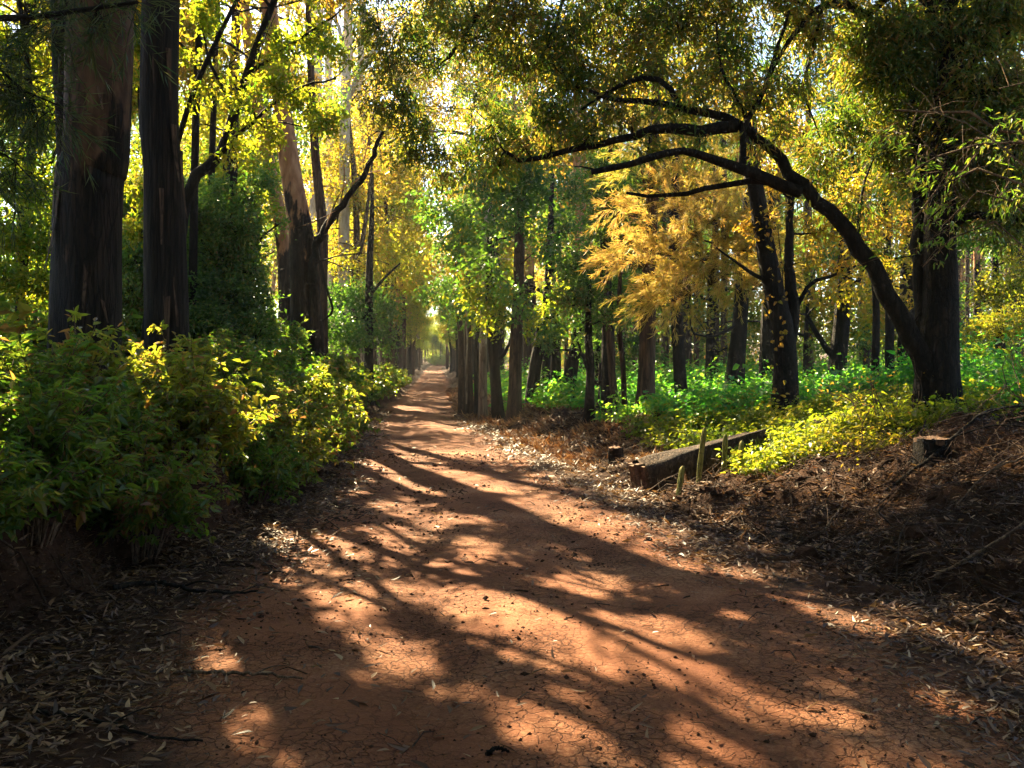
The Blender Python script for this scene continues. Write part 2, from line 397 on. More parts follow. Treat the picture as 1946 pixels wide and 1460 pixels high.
def road_mat():
    m, nt, out, N, L = new_mat('red_dirt')
    tc = N('ShaderNodeTexCoord'); vec = tc.outputs['Object']
    c_soil, h_soil = soil_nodes(N, L, vec)
    at = N('ShaderNodeAttribute', attribute_name='edge')
    big = N('ShaderNodeTexNoise', Scale=.8, Detail=6.0, Roughness=.6); L(vec, big.inputs['Vector'])
    fine = N('ShaderNodeTexNoise', Scale=45.0, Detail=5.0, Roughness=.8); L(vec, fine.inputs['Vector'])
    mixf = N('ShaderNodeMix', data_type='FLOAT'); mixf.inputs[0].default_value = .45; L(big.outputs['Fac'], mixf.inputs[2]); L(fine.outputs['Fac'], mixf.inputs[3])
    base = ramp(N, [(.3, (.115, .037, .018)), (.5, (.225, .086, .041)), (.70, (.44, .225, .122))]); L(mixf.outputs[0], base.inputs[0])
    # dried-mud cracks
    dn = N('ShaderNodeTexNoise', Scale=5.0, Detail=4.0, Roughness=.6); L(vec, dn.inputs['Vector'])
    ds = N('ShaderNodeVectorMath', operation='SCALE'); ds.inputs['Scale'].default_value = .22; L(dn.outputs['Color'], ds.inputs[0])
    dv = N('ShaderNodeVectorMath', operation='ADD'); L(vec, dv.inputs[0]); L(ds.outputs[0], dv.inputs[1])
    hs = []
    for s, w in ((13.0, .085), (31.0, .08)):
        vo = N('ShaderNodeTexVoronoi', Scale=s, feature='DISTANCE_TO_EDGE'); L(dv.outputs[0], vo.inputs['Vector'])
        r = ramp(N, [(0, (0, 0, 0)), (w, (1, 1, 1))]); L(vo.outputs['Distance'], r.inputs[0]); hs.append(r)
    gate = N('ShaderNodeTexNoise', Scale=.75, Detail=5.0, Roughness=.65); L(vec, gate.inputs['Vector'])
    g1 = ramp(N, [(.37, (0, 0, 0)), (.55, (.9, .9, .9))]); L(gate.outputs['Fac'], g1.inputs[0])
    g2 = ramp(N, [(.5, (0, 0, 0)), (.68, (1, 1, 1))]); L(gate.outputs['Fac'], g2.inputs[0])
    cr = []
    for h, g in zip(hs, (g1, g2)):
        inv = N('ShaderNodeMath', operation='SUBTRACT'); inv.inputs[0].default_value = 1; L(h.outputs[0], inv.inputs[1])
        mm = N('ShaderNodeMath', operation='MULTIPLY'); L(inv.outputs[0], mm.inputs[0]); L(g.outputs[0], mm.inputs[1]); cr.append(mm)
    crack = N('ShaderNodeMath', operation='MAXIMUM'); L(cr[0].outputs[0], crack.inputs[0]); L(cr[1].outputs[0], crack.inputs[1])
    mx = N('ShaderNodeMix', data_type='RGBA'); L(crack.outputs[0], mx.inputs[0]); L(base.outputs[0], mx.inputs[6]); mx.inputs[7].default_value = (.07, .027, .014, 1)
    ru = N('ShaderNodeAttribute', attribute_name='rut')
    rn = N('ShaderNodeTexNoise', Scale=2.2, Detail=5.0, Roughness=.65); L(vec, rn.inputs['Vector'])
    rm = N('ShaderNodeMath', operation='MULTIPLY', use_clamp=True); L(ru.outputs['Fac'], rm.inputs[0]); rr1 = ramp(N, [(.35, (.1, .1, .1)), (.6, (1, 1, 1))]); L(rn.outputs['Fac'], rr1.inputs[0]); L(rr1.outputs[0], rm.inputs[1])
    mxr = N('ShaderNodeMix', data_type='RGBA', blend_type='MULTIPLY'); L(rm.outputs[0], mxr.inputs[0]); L(mx.outputs[2], mxr.inputs[6]); mxr.inputs[7].default_value = (.62, .58, .56, 1); mx = mxr
    # pebbles and crumbs
    pe = N('ShaderNodeTexVoronoi', Scale=38.0); L(vec, pe.inputs['Vector'])
    pr = ramp(N, [(.10, (1, 1, 1)), (.17, (0, 0, 0))]); L(pe.outputs['Distance'], pr.inputs[0])
    pg = ramp(N, [(.55, (0, 0, 0)), (.7, (1, 1, 1))]); L(big.outputs['Fac'], pg.inputs[0])
    pm = N('ShaderNodeMath', operation='MULTIPLY'); L(pr.outputs[0], pm.inputs[0]); L(pg.outputs[0], pm.inputs[1])
    mx2 = N('ShaderNodeMix', data_type='RGBA'); L(pm.outputs[0], mx2.inputs[0]); L(mx.outputs[2], mx2.inputs[6]); mx2.inputs[7].default_value = (.12, .06, .035, 1)
    # edge breaks up into soil
    en = N('ShaderNodeTexNoise', Scale=3.0, Detail=8.0, Roughness=.75); L(vec, en.inputs['Vector'])
    ea = N('ShaderNodeMath', operation='ADD'); L(at.outputs['Fac'], ea.inputs[0]); L(en.outputs['Fac'], ea.inputs[1])
    er = ramp(N, [(.52, (0, 0, 0)), (.82, (1, 1, 1))]); L(ea.outputs[0], er.inputs[0])
    mx3 = N('ShaderNodeMix', data_type='RGBA'); L(er.outputs[0], mx3.inputs[0]); L(c_soil, mx3.inputs[6]); L(mx2.outputs[2], mx3.inputs[7])
    p = N('ShaderNodeBsdfPrincipled'); p.inputs['Roughness'].default_value = .9; p.inputs['Specular IOR Level'].default_value = .15
    L(mx3.outputs[2], p.inputs['Base Color'])
    hh = N('ShaderNodeMath', operation='MULTIPLY_ADD'); L(crack.outputs[0], hh.inputs[0]); hh.inputs[1].default_value = -.5; L(mixf.outputs[0], hh.inputs[2])
    hp = N('ShaderNodeMath', operation='MULTIPLY_ADD'); L(pm.outputs[0], hp.inputs[0]); hp.inputs[1].default_value = .35; L(hh.outputs[0], hp.inputs[2])
    b = N('ShaderNodeBump'); b.inputs['Strength'].default_value = .9; b.inputs['Distance'].default_value = .035
    L(hp.outputs[0], b.inputs['Height']); L(b.outputs[0], p.inputs['Normal']); L(p.outputs[0], out.inputs[0])
    return m

# ------------------------------------------------------------------ ground and road
def build_ground():
    ys = [-30.0]
    while ys[-1] < 560:
        y = ys[-1]; ys.append(y + (1.5 if y < 0 else .09 if y < 16 else .25 if y < 40 else 1.0 if y < 100 else 6))
    ys = np.array(ys)
    us = np.r_[np.linspace(-400, -40, 10), np.linspace(-36, -10, 14), np.linspace(-9.6, -5.2, 12), np.arange(-5, 7.01, .09), np.linspace(7.3, 12, 14), np.linspace(13, 40, 16), np.linspace(50, 400, 10)]
    Y, U = np.meshgrid(ys, us, indexing='ij')
    X = road_x(Y) + U
    Z = ground_z(X, Y)
    n, k = Y.shape
    i = np.arange(n - 1)[:, None] * k + np.arange(k - 1)[None]
    mb = MB(); mb.add(np.stack([X, Y, Z], -1).reshape(-1, 3), np.stack([i, i + 1, i + k + 1, i + k], -1).reshape(-1, 4))
    tag(mb.build('ground', ground_mat()), 'bare brown woodland soil under the trees', None, None, 'structure')
    # road: a sheet 4 mm above
    ys = ys[(ys < 260)]
    ts = np.linspace(-1, 1, 57)
    Y, Tt = np.meshgrid(ys, ts, indexing='ij')
    wl = edge_l(Y) + .45; wr = edge_r(Y) + .5
    U = np.where(Tt < 0, Tt * wl, Tt * wr)
    X = road_x(Y) + U
    Z = ground_z(X, Y) + .005
    edge = np.minimum((wl + U) / .9, (wr - U) / 1.1)
    n, k = Y.shape
    i = np.arange(n - 1)[:, None] * k + np.arange(k - 1)[None]
    mb = MB(); mb.add(np.stack([X, Y, Z], -1).reshape(-1, 3), np.stack([i, i + 1, i + k + 1, i + k], -1).reshape(-1, 4))
    o = mb.build('dirt_road', road_mat())
    at = o.data.attributes.new('edge', 'FLOAT', 'POINT')
    at.data.foreach_set('value', np.clip(edge * .6, 0, .6).astype(np.float32).ravel())
    a2 = o.data.attributes.new('rut', 'FLOAT', 'POINT'); a2.data.foreach_set('value', (np.exp(-((U + .75) / .24) ** 2) + np.exp(-((U - .8) / .24) ** 2)).astype(np.float32).ravel())
    tag(o, 'red dirt road with dried mud cracks running through the forest', None, None, 'structure')
build_ground()

# ------------------------------------------------------------------ gaps in the leaves through which the sun reaches the floor and the lower leaves
SV = np.array(sun_vec)
_g = [(770, 878, .5), (850, 898, .6), (930, 925, .6), (1010, 955, .6), (1070, 992, .55), (750, 962, .5), (830, 985, .5), (960, 985, .5), (1150, 985, .5), (1250, 1003, .5), (1100, 1040, .4), (900, 1032, .3),
      (1180, 940, .5), (1330, 960, .5), (1020, 905, .5), (1100, 900, .4), (745, 1000, .35), (820, 930, .5), (1390, 1000, .4), (1290, 930, .4), (1200, 1040, .35), (1450, 1040, .3), (1480, 940, .4), (1420, 960, .4),
      (750, 1103, .32), (690, 1112, .22), (660, 1140, .25), (610, 1132, .2), (640, 1168, .22), (730, 1228, .27), (770, 1210, .2), (690, 1200, .2),
      (900, 1135, .22), (960, 1145, .24), (1000, 1185, .22), (1070, 1180, .24), (1080, 1105, .25), (1235, 1165, .24), (1290, 1195, .27), (1240, 1232, .27), (1170, 1262, .2), (1110, 1215, .2), (1050, 1255, .2), (960, 1240, .2), (900, 1210, .18),
      (1330, 1290, .2), (1390, 1305, .16), (1470, 1335, .18), (1560, 1345, .2), (1000, 1345, .18), (930, 1325, .15), (830, 1295, .16), (1600, 1412, .14), (480, 1345, .18), (480, 1412, .22), (560, 1440, .16), (630, 1350, .1), (1560, 1300, .14), (1400, 1165, .2), (1480, 1130, .2),
      (440, 1180, .25), (420, 1240, .22), (380, 1260, .18), (560, 1070, .3), (600, 1045, .28), (530, 1100, .2), (250, 1420, .16), (350, 1390, .15), (520, 1230, .2), (1700, 1165, .22), (1640, 1190, .2), (1780, 1200, .2), (1850, 1240, .18), (1880, 1180, .2),
      (760, 820, .5), (830, 805, .5), (780, 785, .6), (830, 770, .7), (800, 755, .8), (830, 745, 1.0), (950, 860, .4), (1080, 870, .4)]
WIN = []
for px, py, r in _g:
    Yw = F * EYE / (py - HY); WIN.append(((px - CX) / F * Yw, Yw, 0.05, r, .5))
for px, py, Y, r, t0 in [(1250, 480, 17.5, .9, 1.4), (1340, 430, 17, .9, 1.4), (1300, 540, 17, .8, 1.4), (1400, 480, 16.8, .7, 1.4), (1240, 300, 18.5, 1.0, 1.4), (1310, 270, 18.4, .9, 1.4),
                         (1640, 850, 11.8, .7, .5), (1560, 860, 11.6, .5, .5), (1700, 810, 12, .6, .5), (1500, 870, 11.5, .4, .5), (1620, 800, 13, .6, .5), (1250, 815, 14.5, .5, .5), (1330, 800, 15, .6, .5), (1300, 850, 12.8, .4, .5), (1400, 840, 13.3, .4, .5),
                         (1250, 715, 27, 1.3, 1), (1350, 705, 28, 1.5, 1), (1430, 705, 28, 1.3, 1), (1100, 735, 25, .9, 1), (1020, 735, 26, .9, 1), (1540, 740, 24, 1, 1),
                         (40, 660, 7, .4, .6), (80, 610, 7, .3, .6), (30, 720, 6.6, .3, .6), (130, 800, 6.6, .22, .6), (270, 680, 9.8, .4, .6), (320, 720, 9.6, .4, .6), (290, 790, 9, .3, .6), (370, 810, 9.2, .3, .6), (440, 840, 9.4, .35, .6), (480, 800, 10, .3, .6), (490, 880, 9.2, .25, .6), (330, 890, 8, .25, .6), (300, 930, 7.6, .2, .6),
                         (230, 760, 9, .25, .6), (620, 720, 15, .45, .6), (590, 690, 16.5, .4, .6), (660, 760, 16.5, .4, .6), (640, 820, 14, .3, .6), (550, 780, 12, .3, .6), (700, 790, 22, .5, .6),
                         (50, 420, 15.4, .8, 1.3), (60, 270, 16, .8, 1.3), (40, 140, 16, .7, 1.3), (430, 80, 15.4, .8, 1.2), (520, 60, 15, .8, 1.2), (490, 190, 14.8, .7, 1.2), (560, 130, 14.8, .7, 1.2), (400, 160, 15.5, .6, 1.2), (262, 220, 14.7, .5, 1), (270, 370, 14.8, .4, 1), (450, 280, 15.2, .4, 1),
                         (545, 300, 22, .6, 1), (550, 370, 22, .6, 1), (535, 240, 22, .5, 1), (650, 140, 40, 1.6, 1.5), (620, 230, 44, 1.6, 1.5), (690, 200, 50, 2.0, 1.5),
                         (780, 110, 12.6, .6, 1.7), (850, 270, 12.2, .6, 1.7), (930, 240, 12, .5, 1.7), (870, 330, 12, .4, 1.7), (1000, 200, 11.8, .5, 1.7), (900, 150, 12.4, .5, 1.7), (1150, 60, 11.9, .5, 1.7), (1380, 110, 11.3, .5, 1.7),
                         (680, 480, 36, 1.6, 1.4), (740, 420, 38, 1.6, 1.4), (700, 400, 38, 1.6, 1.4), (770, 360, 44, 1.6, 1.4), (900, 480, 30, 1.2, 1.3), (850, 440, 31, 1.2, 1.3), (970, 440, 26, 1.0, 1.2), (1050, 560, 25, .8, 1.1), (1060, 410, 25, 1, 1.2), (940, 590, 25.5, .6, .7),
                         (1600, 480, 27, 1.2, 1.3), (1680, 430, 27, 1.2, 1.3), (1560, 420, 27, 1.0, 1.2), (1640, 330, 27, 1.2, 1.3), (1620, 400, 18.2, .8, .9), (1700, 330, 18.2, .8, .9), (1560, 250, 19, .8, .9), (1480, 420, 15.2, .6, .8), (1550, 380, 15.5, .6, .8), (1900, 560, 23, 1.2, 1.1), (1870, 640, 22, .8, .9)]:
    p = W(px, py, Y); WIN.append((p[0], p[1], p[2], r, t0))
for px, py, Y, r, t0 in [(880, 300, 12, .5, 1.6)]:
    p = W(px, py, Y); WIN.append((p[0], p[1], p[2], r, t0))
for px, py, Y, r in [(1000, 745, 27, .8), (1090, 755, 25, .7), (1180, 750, 25, .7), (1240, 790, 19, .6), (1300, 770, 21, .7), (1350, 780, 19, .7), (1420, 790, 18, .7), (1340, 735, 26, .8), (1540, 780, 19, .7), (1560, 730, 27, .9), (1640, 740, 24, .8), (1680, 720, 27, .9), (1200, 800, 18, .5), (1880, 740, 14, .7), (1930, 700, 18, .8), (1850, 770, 12, .5)]:
    p = W(px, py, Y); WIN.append((p[0], p[1], p[2], r, .8))
_r = np.random.default_rng(61)
for _k in range(130):
    Yw = 3.5 + 13 * _r.uniform() ** 1.3; uw = _r.uniform(-2.0, 2.4)
    WIN.append((float(road_x(Yw)) + uw, Yw, .05, _r.uniform(.08, .16), .51))
for _k in range(46):
    Yw = 16 + 26 * _r.uniform(); uw = _r.uniform(-1.6, 1.6)
    WIN.append((float(road_x(Yw)) + uw, Yw, .05, _r.uniform(.2, .42), .5))
WIN = np.array(WIN)
def sun_gaps(T, rng, pad=0.0, only=None):
    """True for points that stand in one of the gaps; also the gaps that come near"""
    hit = np.zeros(len(T), bool); near = []
    if len(T) == 0: return hit, near
    lim = 1 + .30 * noise(T[:, 0] * 1.9, T[:, 1] * 1.9, T[:, 2] * 1.9, 17) + .45 * noise(T[:, 0] * 5, T[:, 1] * 5, T[:, 2] * 5, 27)
    for k in (range(len(WIN)) if only is None else only):
        x, y, z, r, t0 = WIN[k]
        v = T - np.array([x, y, z]); t = v @ SV
        d = np.linalg.norm(v - t[:, None] * SV, axis=1)
        if only is None and np.any((t > t0 - .5) & (d < r + .8)): near.append(k)
        hit |= (t > t0) & (d < (r * GAPW if t0 == .5 else r) * lim)
    hit &= rng.uniform(0, 1, len(T)) > .07
    return hit, near
GAPW = .62

# ------------------------------------------------------------------ trees
LAST = {}
STY = dict(
    gum=dict(L=.12, Wd=.026, grav=.75, sig=.10, per=16, cov=1.05, simple=True),
    gumfar=dict(L=.22, Wd=.06, grav=.6, sig=.2, per=14, cov=.9, simple=True),
    broad=dict(L=.10, Wd=.05, grav=.3, sig=.10, per=14, cov=1.0, simple=True),
    broadfar=dict(L=.18, Wd=.09, grav=.3, sig=.2, per=14, cov=.95, simple=True),
    distant=dict(L=.34, Wd=.14, grav=.5, sig=.3, per=12, cov=.9, simple=True),
    needle=dict(L=.24, Wd=.010, grav=.3, sig=.05, per=34, cov=.9, simple=True),
)

def fill_blob(rng, crown, twigs, c, R, st, src=None, cov=1.0, var=(0, 1), rv=.75, gaps=True):
    """one clump: twigs fanning from its heart, a tuft of leaves at the end of each"""
    R3 = np.array([R, R, R * rv]) if np.isscalar(R) else np.asarray(R, float)
    area = math.pi * R3[0] * R3[2]
    n_leaf = int(2.6 * st['cov'] * cov * area / (st['L'] * st['Wd'] * .42) * 1.0)
    nt = max(3, n_leaf // st['per'])
    d = unit(rng.normal(size=(nt, 3))); rr = rng.uniform(.12, 1, nt) ** .5
    T = np.asarray(c) + d * rr[:, None] * R3 * (1 + .25 * noise(d[:, 0] * 2 + c[0], d[:, 1] * 2, d[:, 2] * 2 + c[2], 3))[:, None]
    near = []
    if gaps:
        hit, near = sun_gaps(T + LAST['base'], rng)
        T = T[~hit]; nt = len(T)
    if nt == 0: return
    heart = np.asarray(c) + np.array([0, 0, -.25 * R3[2]])
    A = heart + (T - heart) * rng.uniform(.0, .35, nt)[:, None]
    mid = (A + T) / 2 + rng.normal(0, .08, (nt, 3)) * R3 + np.array([0, 0, .08]) * R3
    if gaps and near:
        kp = ~(sun_gaps(mid + LAST['base'], rng, only=near)[0] | sun_gaps((A + mid) / 2 + LAST['base'], rng, only=near)[0])
        A, mid, T = A[kp], mid[kp], T[kp]; nt = len(T)
        if nt == 0: return
    tk = rng.uniform(0, 1, nt) < (.6 if st['L'] < .15 else .35)
    if twigs is not None: thin_tubes(twigs, A[tk], mid[tk], T[tk], rng.uniform(.003, .007, nt)[tk] * (1 + .4 * np.max(R)))
    per = st['per']
    k = rng.integers(int(per * .6), int(per * 1.4) + 1, nt)
    ti = np.repeat(np.arange(nt), k); n = len(ti)
    tw = unit(T - mid)[ti]
    P = T[ti] - tw * rng.uniform(0, .28, n)[:, None] * min(1.0, R) + rng.normal(0, st['sig'], (n, 3))
    D = unit(tw * .7 + rng.normal(0, .55, (n, 3)) + np.array([0, 0, -st['grav']]))
    Nn = rng.normal(0, 1, (n, 3)) + np.array([0, 0, .8])
    sc = rng.uniform(.65, 1.25, n)
    cl = rng.uniform(-.16, .16)
    v = np.clip(rng.normal((var[0] + var[1]) / 2 + cl, (var[1] - var[0]) * .24, n), 0, 1)
    if near:
        kp = ~sun_gaps(P + D * st['L'] * .5 + LAST['base'], rng, only=near)[0]
        P, D, Nn, sc, v = P[kp], D[kp], Nn[kp], sc[kp], v[kp]; n = len(P)
    leaves(crown, P, D, Nn, st['L'] * sc, st['Wd'] * sc, v, st['simple'], droop=.12, bend=rng.uniform(-.15, .15, n))

def twist(rng, a, b, n=6, amp=.12, sag=.0):
    a = np.asarray(a, float); b = np.asarray(b, float); l = np.linalg.norm(b - a)
    t = np.linspace(0, 1, n)[:, None]
    p = a + (b - a) * t + np.sin(t * math.pi) * (rng.normal(0, amp, 3) * l + np.array([0, 0, sag * l]))
    p[1:-1] += rng.normal(0, amp * .22 * l / 1.5, (n - 2, 3))
    return p

def make_tree(name, label, cat, base, trunk, radii, bark, leafm, limbs=(), blobs=(), style='gum', sides=14, rough=.08, flare=.6,
              group=None, seed=1, cov=1.0, var=(0, 1), flute=0.0, extra=None, gaps=True):
    """trunk: world points (first is at the base); limbs: (points, r0, r1); blobs: (centre, R)"""
    rng = np.random.default_rng(seed)
    base = np.asarray(base, float)
    root = empty(name, base, label, cat, group)
    LAST['root'] = root; LAST['base'] = base
    tm, cm = MB(), MB()
    nseg = max(10, int(np.linalg.norm(np.asarray(trunk[-1]) - trunk[0]) * 3.0)) if rough > 0 else 10
    nseg = min(nseg, 60)
    P = resample(trunk, nseg) - base
    r = np.interp(np.linspace(0, 1, nseg), np.linspace(0, 1, len(radii)), radii)
    r = r * (1 + flare * np.exp(-np.maximum(P[:, 2], 0) / .38))
    tube(tm, P, r, sides, rough, seed, flute=flute, cap=False)
    nodes = [np.c_[P, r]]
    for pts, r0, r1 in limbs:
        L = np.asarray(pts, float) - base
        n = max(8, int(np.linalg.norm(L[-1] - L[0]) * 5)); n = min(n, 40)
        L = resample(L, n)
        L[1:] += 0.012 * rng.normal(size=(n - 1, 3)) * min(1.5, np.linalg.norm(L[-1] - L[0]) / 3)
        lr = r0 + (r1 - r0) * np.linspace(0, 1, n) ** .8
        lr = lr * (1 + .09 * noise(np.arange(n) * .9, seed * 1.7 + r0 * 50, 0, 2)); tube(tm, L, lr, 11 if r0 > .05 else 6, rough * 1.15, seed + 3, cap=True)
        nodes.append(np.c_[L, lr])
    nd = np.vstack(nodes)
    for b in blobs:
        c = np.asarray(b[0], float) - base; R = b[1]; cv = b[2] if len(b) > 2 else 1.0
        Rm = R if np.isscalar(R) else R[0]
        d = np.linalg.norm(nd[:, :3] - c - np.array([0, 0, -.4 * Rm]), axis=1) + np.where(nd[:, 2] > c[2] + .3, .8, 0) + np.where(nd[:, 2] < .8, 3, 0)
        if gaps and sun_gaps((c + np.array([0, 0, -.25 * Rm]) + base)[None], rng)[0][0] and cat == 'tree' and name == 'forest_tree': continue
        k = int(np.argmin(d)); s = nd[k, :3]; l = np.linalg.norm(c - s)
        heart = c + np.array([0, 0, -.25 * Rm])
        r0 = max(.008, min(nd[k, 3] * .6, .012 + .016 * l + .012 * Rm))
        if l > .12:
            n = max(5, min(14, int(l * 3)))
            br = twist(rng, s, heart, n, .07, .06)
            tube(tm, br, np.linspace(r0, r0 * .45, n), 5, 0, seed)
            nodes_new = np.c_[br[n // 2:], np.full(n - n // 2, r0 * .6)]
            nd = np.vstack([nd, nodes_new])
        fill_blob(rng, cm, tm, c, R, STY[style], cov=cov * cv, var=var, gaps=gaps)
    if extra: extra(rng, tm, cm, base)
    tm.build('trunk', bark, root)
    if cm.n: cm.build('crown', leafm, root, smooth=False)
    return root

def px_trunk(base_px, Y, pts, top=None, sink=.12):
    """trunk whose foot stands on the ground at the given photo column"""
    X = (base_px - CX) / F * Y
    b = np.array([X, Y, float(ground_z(X, Y)) - sink])
    P = [b] + [W(p[0], p[1], p[2] if len(p) > 2 else Y) for p in pts]
    if top is not None: P.append(np.asarray(top, float))
    return b, P

def pb(lst):
    """blobs given as (column, row, distance, radius[, cover])"""
    return [(W(b[0], b[1], b[2]), b[3], *(b[4:])) for b in lst]

def high_blobs(rng, c, rx, ry, rz, n, R=(.45, .95)):
    n = int(n * 2.2)
    d = unit(rng.normal(size=(n, 3))) * (rng.uniform(.2, 1, n) ** .45)[:, None]
    return [(np.asarray(c) + q * np.array([rx, ry, rz]), rng.uniform(*R)) for q in d]

def ribbons(n, rad, z0, z1, col):
    def ex(rng, tm, cm, base):
        m = MB()
        for k in range(n):
            a = rng.uniform(-.3, 3.5) + math.pi; z = rng.uniform(z0, z1); r = rad * rng.uniform(.93, 1.0); Ls = rng.uniform(.3, 1.1); w = rng.uniform(.02, .05)
            t = np.linspace(0, 1, 7); out = r + .02 + .10 * t ** 2 * rng.uniform(.2, 1.6)
            aa = a + rng.normal(0, .12) * t
            c = np.c_[np.cos(aa) * out + col(z - Ls * t), np.sin(aa) * out, z - Ls * t]
            s_ = np.c_[-np.sin(aa), np.cos(aa), np.zeros(7)] * (w * (1 - .7 * t))[:, None]
            i = np.arange(6)[:, None]
            m.add(np.vstack([c - s_, c + s_]), np.hstack([i, i + 1, i + 8, i + 7]))
        m.build('bark_ribbons', BARK_MID, LAST['root'])
    return ex
# ---- left bank giants
rg = np.random.default_rng(5)
b, P = px_trunk(165, 11, [(166, 640), (172, 350), (192, 0)], (-5.2, 11, 24))
make_tree('forest_giant', 'thickest trunk on the left bank, smooth brown bark above a black rough foot', 'tree', b, P, [.43, .405, .37, .29, .25, .16], BARK_GIANT, LEAF_DARK,
          [((W(190, -420, 11), W(60, -800, 12), W(-150, -1100, 13)), .14, .05), ((W(195, -500, 11), W(400, -900, 12), W(600, -1200, 12)), .14, .05)],
          high_blobs(rg, (-5.5, 12, 15.5), 4.0, 4.0, 3.5, 16), 'gumfar', 28, .05, .35, seed=21, flute=.12, cov=.8, extra=ribbons(26, .40, 1.8, 6.5, lambda z: .006 * z + .004 * z * z * .5))
b, P = px_trunk(143, 12.6, [(138, 500), (126, 200), (116, 0)], (-7.2, 13, 16))
make_tree('forest_tree', 'slim dark trunk half hidden behind the thickest trunk', 'tree', b, P, [.19, .16, .14, .12, .07], BARK_STRIPED, LEAF_DARK, (),
          high_blobs(rg, (-7.2, 13, 13.5), 2.6, 2.6, 2.5, 9), 'gumfar', 12, .06, .4, seed=22, cov=.8)
b, P = px_trunk(322, 13, [(318, 640), (311, 350), (305, 0)], (-5.0, 13.2, 22))
make_tree('forest_giant', 'straight near-black trunk with stringy bark, second from the thickest trunk', 'tree', b, P, [.33, .29, .265, .25, .2, .12], BARK_STRIPED, LEAF_DARK,
          [((W(305, -300, 13), W(150, -600, 14), W(0, -750, 15)), .11, .04), ((W(305, -350, 13), W(520, -700, 13.5), W(700, -850, 13.5)), .11, .04)],
          high_blobs(rg, (-4.4, 13.5, 14.5), 3.6, 3.2, 3.0, 13), 'gumfar', 20, .06, .5, seed=23, flute=.15, cov=.8, extra=ribbons(14, .28, 1.5, 6.5, lambda z: -.015 * z))

# ---- two-toned tree by the bend
b, P = px_trunk(582, 22, [(580, 640), (572, 450), (556, 350), (537, 220), (522, 80), (508, -60)], (-6.8, 22, 22))
def t3_extra(rng, tm, cm, base):
    dl = MB(); q = resample([W(592, 540, 21.7), W(604, 462, 21.6), W(640, 405, 21.4), W(690, 335, 21), W(726, 250, 20.8)], 30) - base
    q[2:] += rng.normal(0, .02, (28, 3)); tube(dl, q, np.linspace(.13, .045, 30), 10, .12, 5, cap=True)
    dl.build('dead_limb', BARK_DARK, LAST['root'])
    # fused second stem, hanging root and bare twigs on the dead limb
    q = resample([W(606, 700, 21.9), W(600, 600, 21.8), W(594, 500, 21.8), W(588, 430, 21.9)], 20) - base
    tube(tm, q, np.linspace(.19, .09, 20), 12, .1, 7)
    q = resample([W(598, 450, 21.6), W(618, 540, 21.5), W(632, 590, 21.4), W(612, 610, 21.5)], 16) - base
    tube(tm, q, np.linspace(.05, .025, 16), 6, .1, 9)
    for a, m, c, r in (((612, 455), (640, 380), (668, 335), .03), ((640, 425), (655, 330), (640, 260), .025), ((668, 350), (700, 330), (745, 320), .02),
                       ((690, 310), (700, 260), (690, 210), .02), ((560, 435), (600, 420), (640, 400), .02), ((600, 500), (650, 485), (720, 480), .025), ((620, 495), (655, 510), (690, 530), .018)):
        q = resample([W(*a, 21.4), W(*m, 21.2), W(*c, 21)], 10) - base
        tube(tm, q, np.linspace(r, r * .3, 10), 5, .05, 3)
make_tree('two_toned_tree', 'tall tree with bare tan upper trunk, dark furrowed foot and one dead slanting limb', 'tree', b, P, [.42, .35, .27, .22, .19, .16, .12, .08], BARK_TAN, LEAF_GOLD,
          [((W(515, -100, 22), W(640, -300, 22), W(760, -420, 22)), .12, .04), ((W(510, -200, 22), W(380, -380, 22), W(250, -480, 23)), .12, .04)],
          high_blobs(rg, (-6.3, 22, 16.5), 4.0, 3.5, 3.2, 13), 'gumfar', 24, .06, .3, seed=24, flute=.2, extra=t3_extra, cov=.8)
b, P = px_trunk(548, 28, [(540, 480), (520, 360), (496, 240), (478, 120), (460, -20)], (-9.6, 28, 20))
make_tree('forest_tree', 'tan trunk leaning left just behind the two-toned tree', 'tree', b, P, [.3, .26, .24, .21, .18, .16, .1], BARK_TAN, LEAF_GOLD, (),
          high_blobs(rg, (-9.5, 28, 17.5), 3, 3, 2.6, 8), 'gumfar', 12, .05, seed=25, cov=.8)
b, P = px_trunk(613, 24.5, [(612, 560), (613, 440), (600, 300), (590, 120), (586, -60)], (-5.8, 24.5, 18))
make_tree('forest_tree', 'slender brown stem beside the dark foot of the two-toned tree', 'tree', b, P, [.18, .16, .15, .11, .09, .07, .05], BARK_MID, LEAF_GOLD, (),
          high_blobs(rg, (-5.8, 24.5, 16), 2.2, 2.2, 2, 6), 'gumfar', 10, .05, seed=26, cov=.7)

for i, (X, Y, H, lo, lab) in enumerate([(-9.2, 17.5, 15, 8, 'dim trunk added for shade deep in the left wood between the two giants'), (-12.5, 21.5, 17, 8, 'dim trunk added for shade furthest left behind the sunlit leafy tree'),  # trees added so their high crowns shade the road and left bank
                             (-8.6, 25.5, 17, 9, 'dim trunk added for shade behind the dark evergreen of the left wood'), (-13.5, 28, 18, 9, 'dim trunk added for shade far back in the left wood'), (-6.4, 16.8, 12.5, 6.5, 'slim dark stem added for shade between the second trunk and the two-toned tree'), (-7.4, 20.5, 14, 7, 'slim stem added for shade close behind the dark evergreen of the left wood')]):
    b = np.array([X, Y, float(ground_z(X, Y)) - .1]); rr_ = np.random.default_rng(400 + i)
    make_tree('forest_tree', lab, 'tree', b, [b, b + [.1, 0, 6], b + [.4, 0, H]], [.2, .17, .07] if i not in (4, 5) else [.09, .075, .04], BARK_DARK, LEAF_GOLD, (), high_blobs(rr_, (X + .3, Y, (H + lo) / 2 + 1), 3.4, 3.4, (H - lo) / 2, 30), 'gumfar', 10, .05, seed=410 + i, cov=1.0)

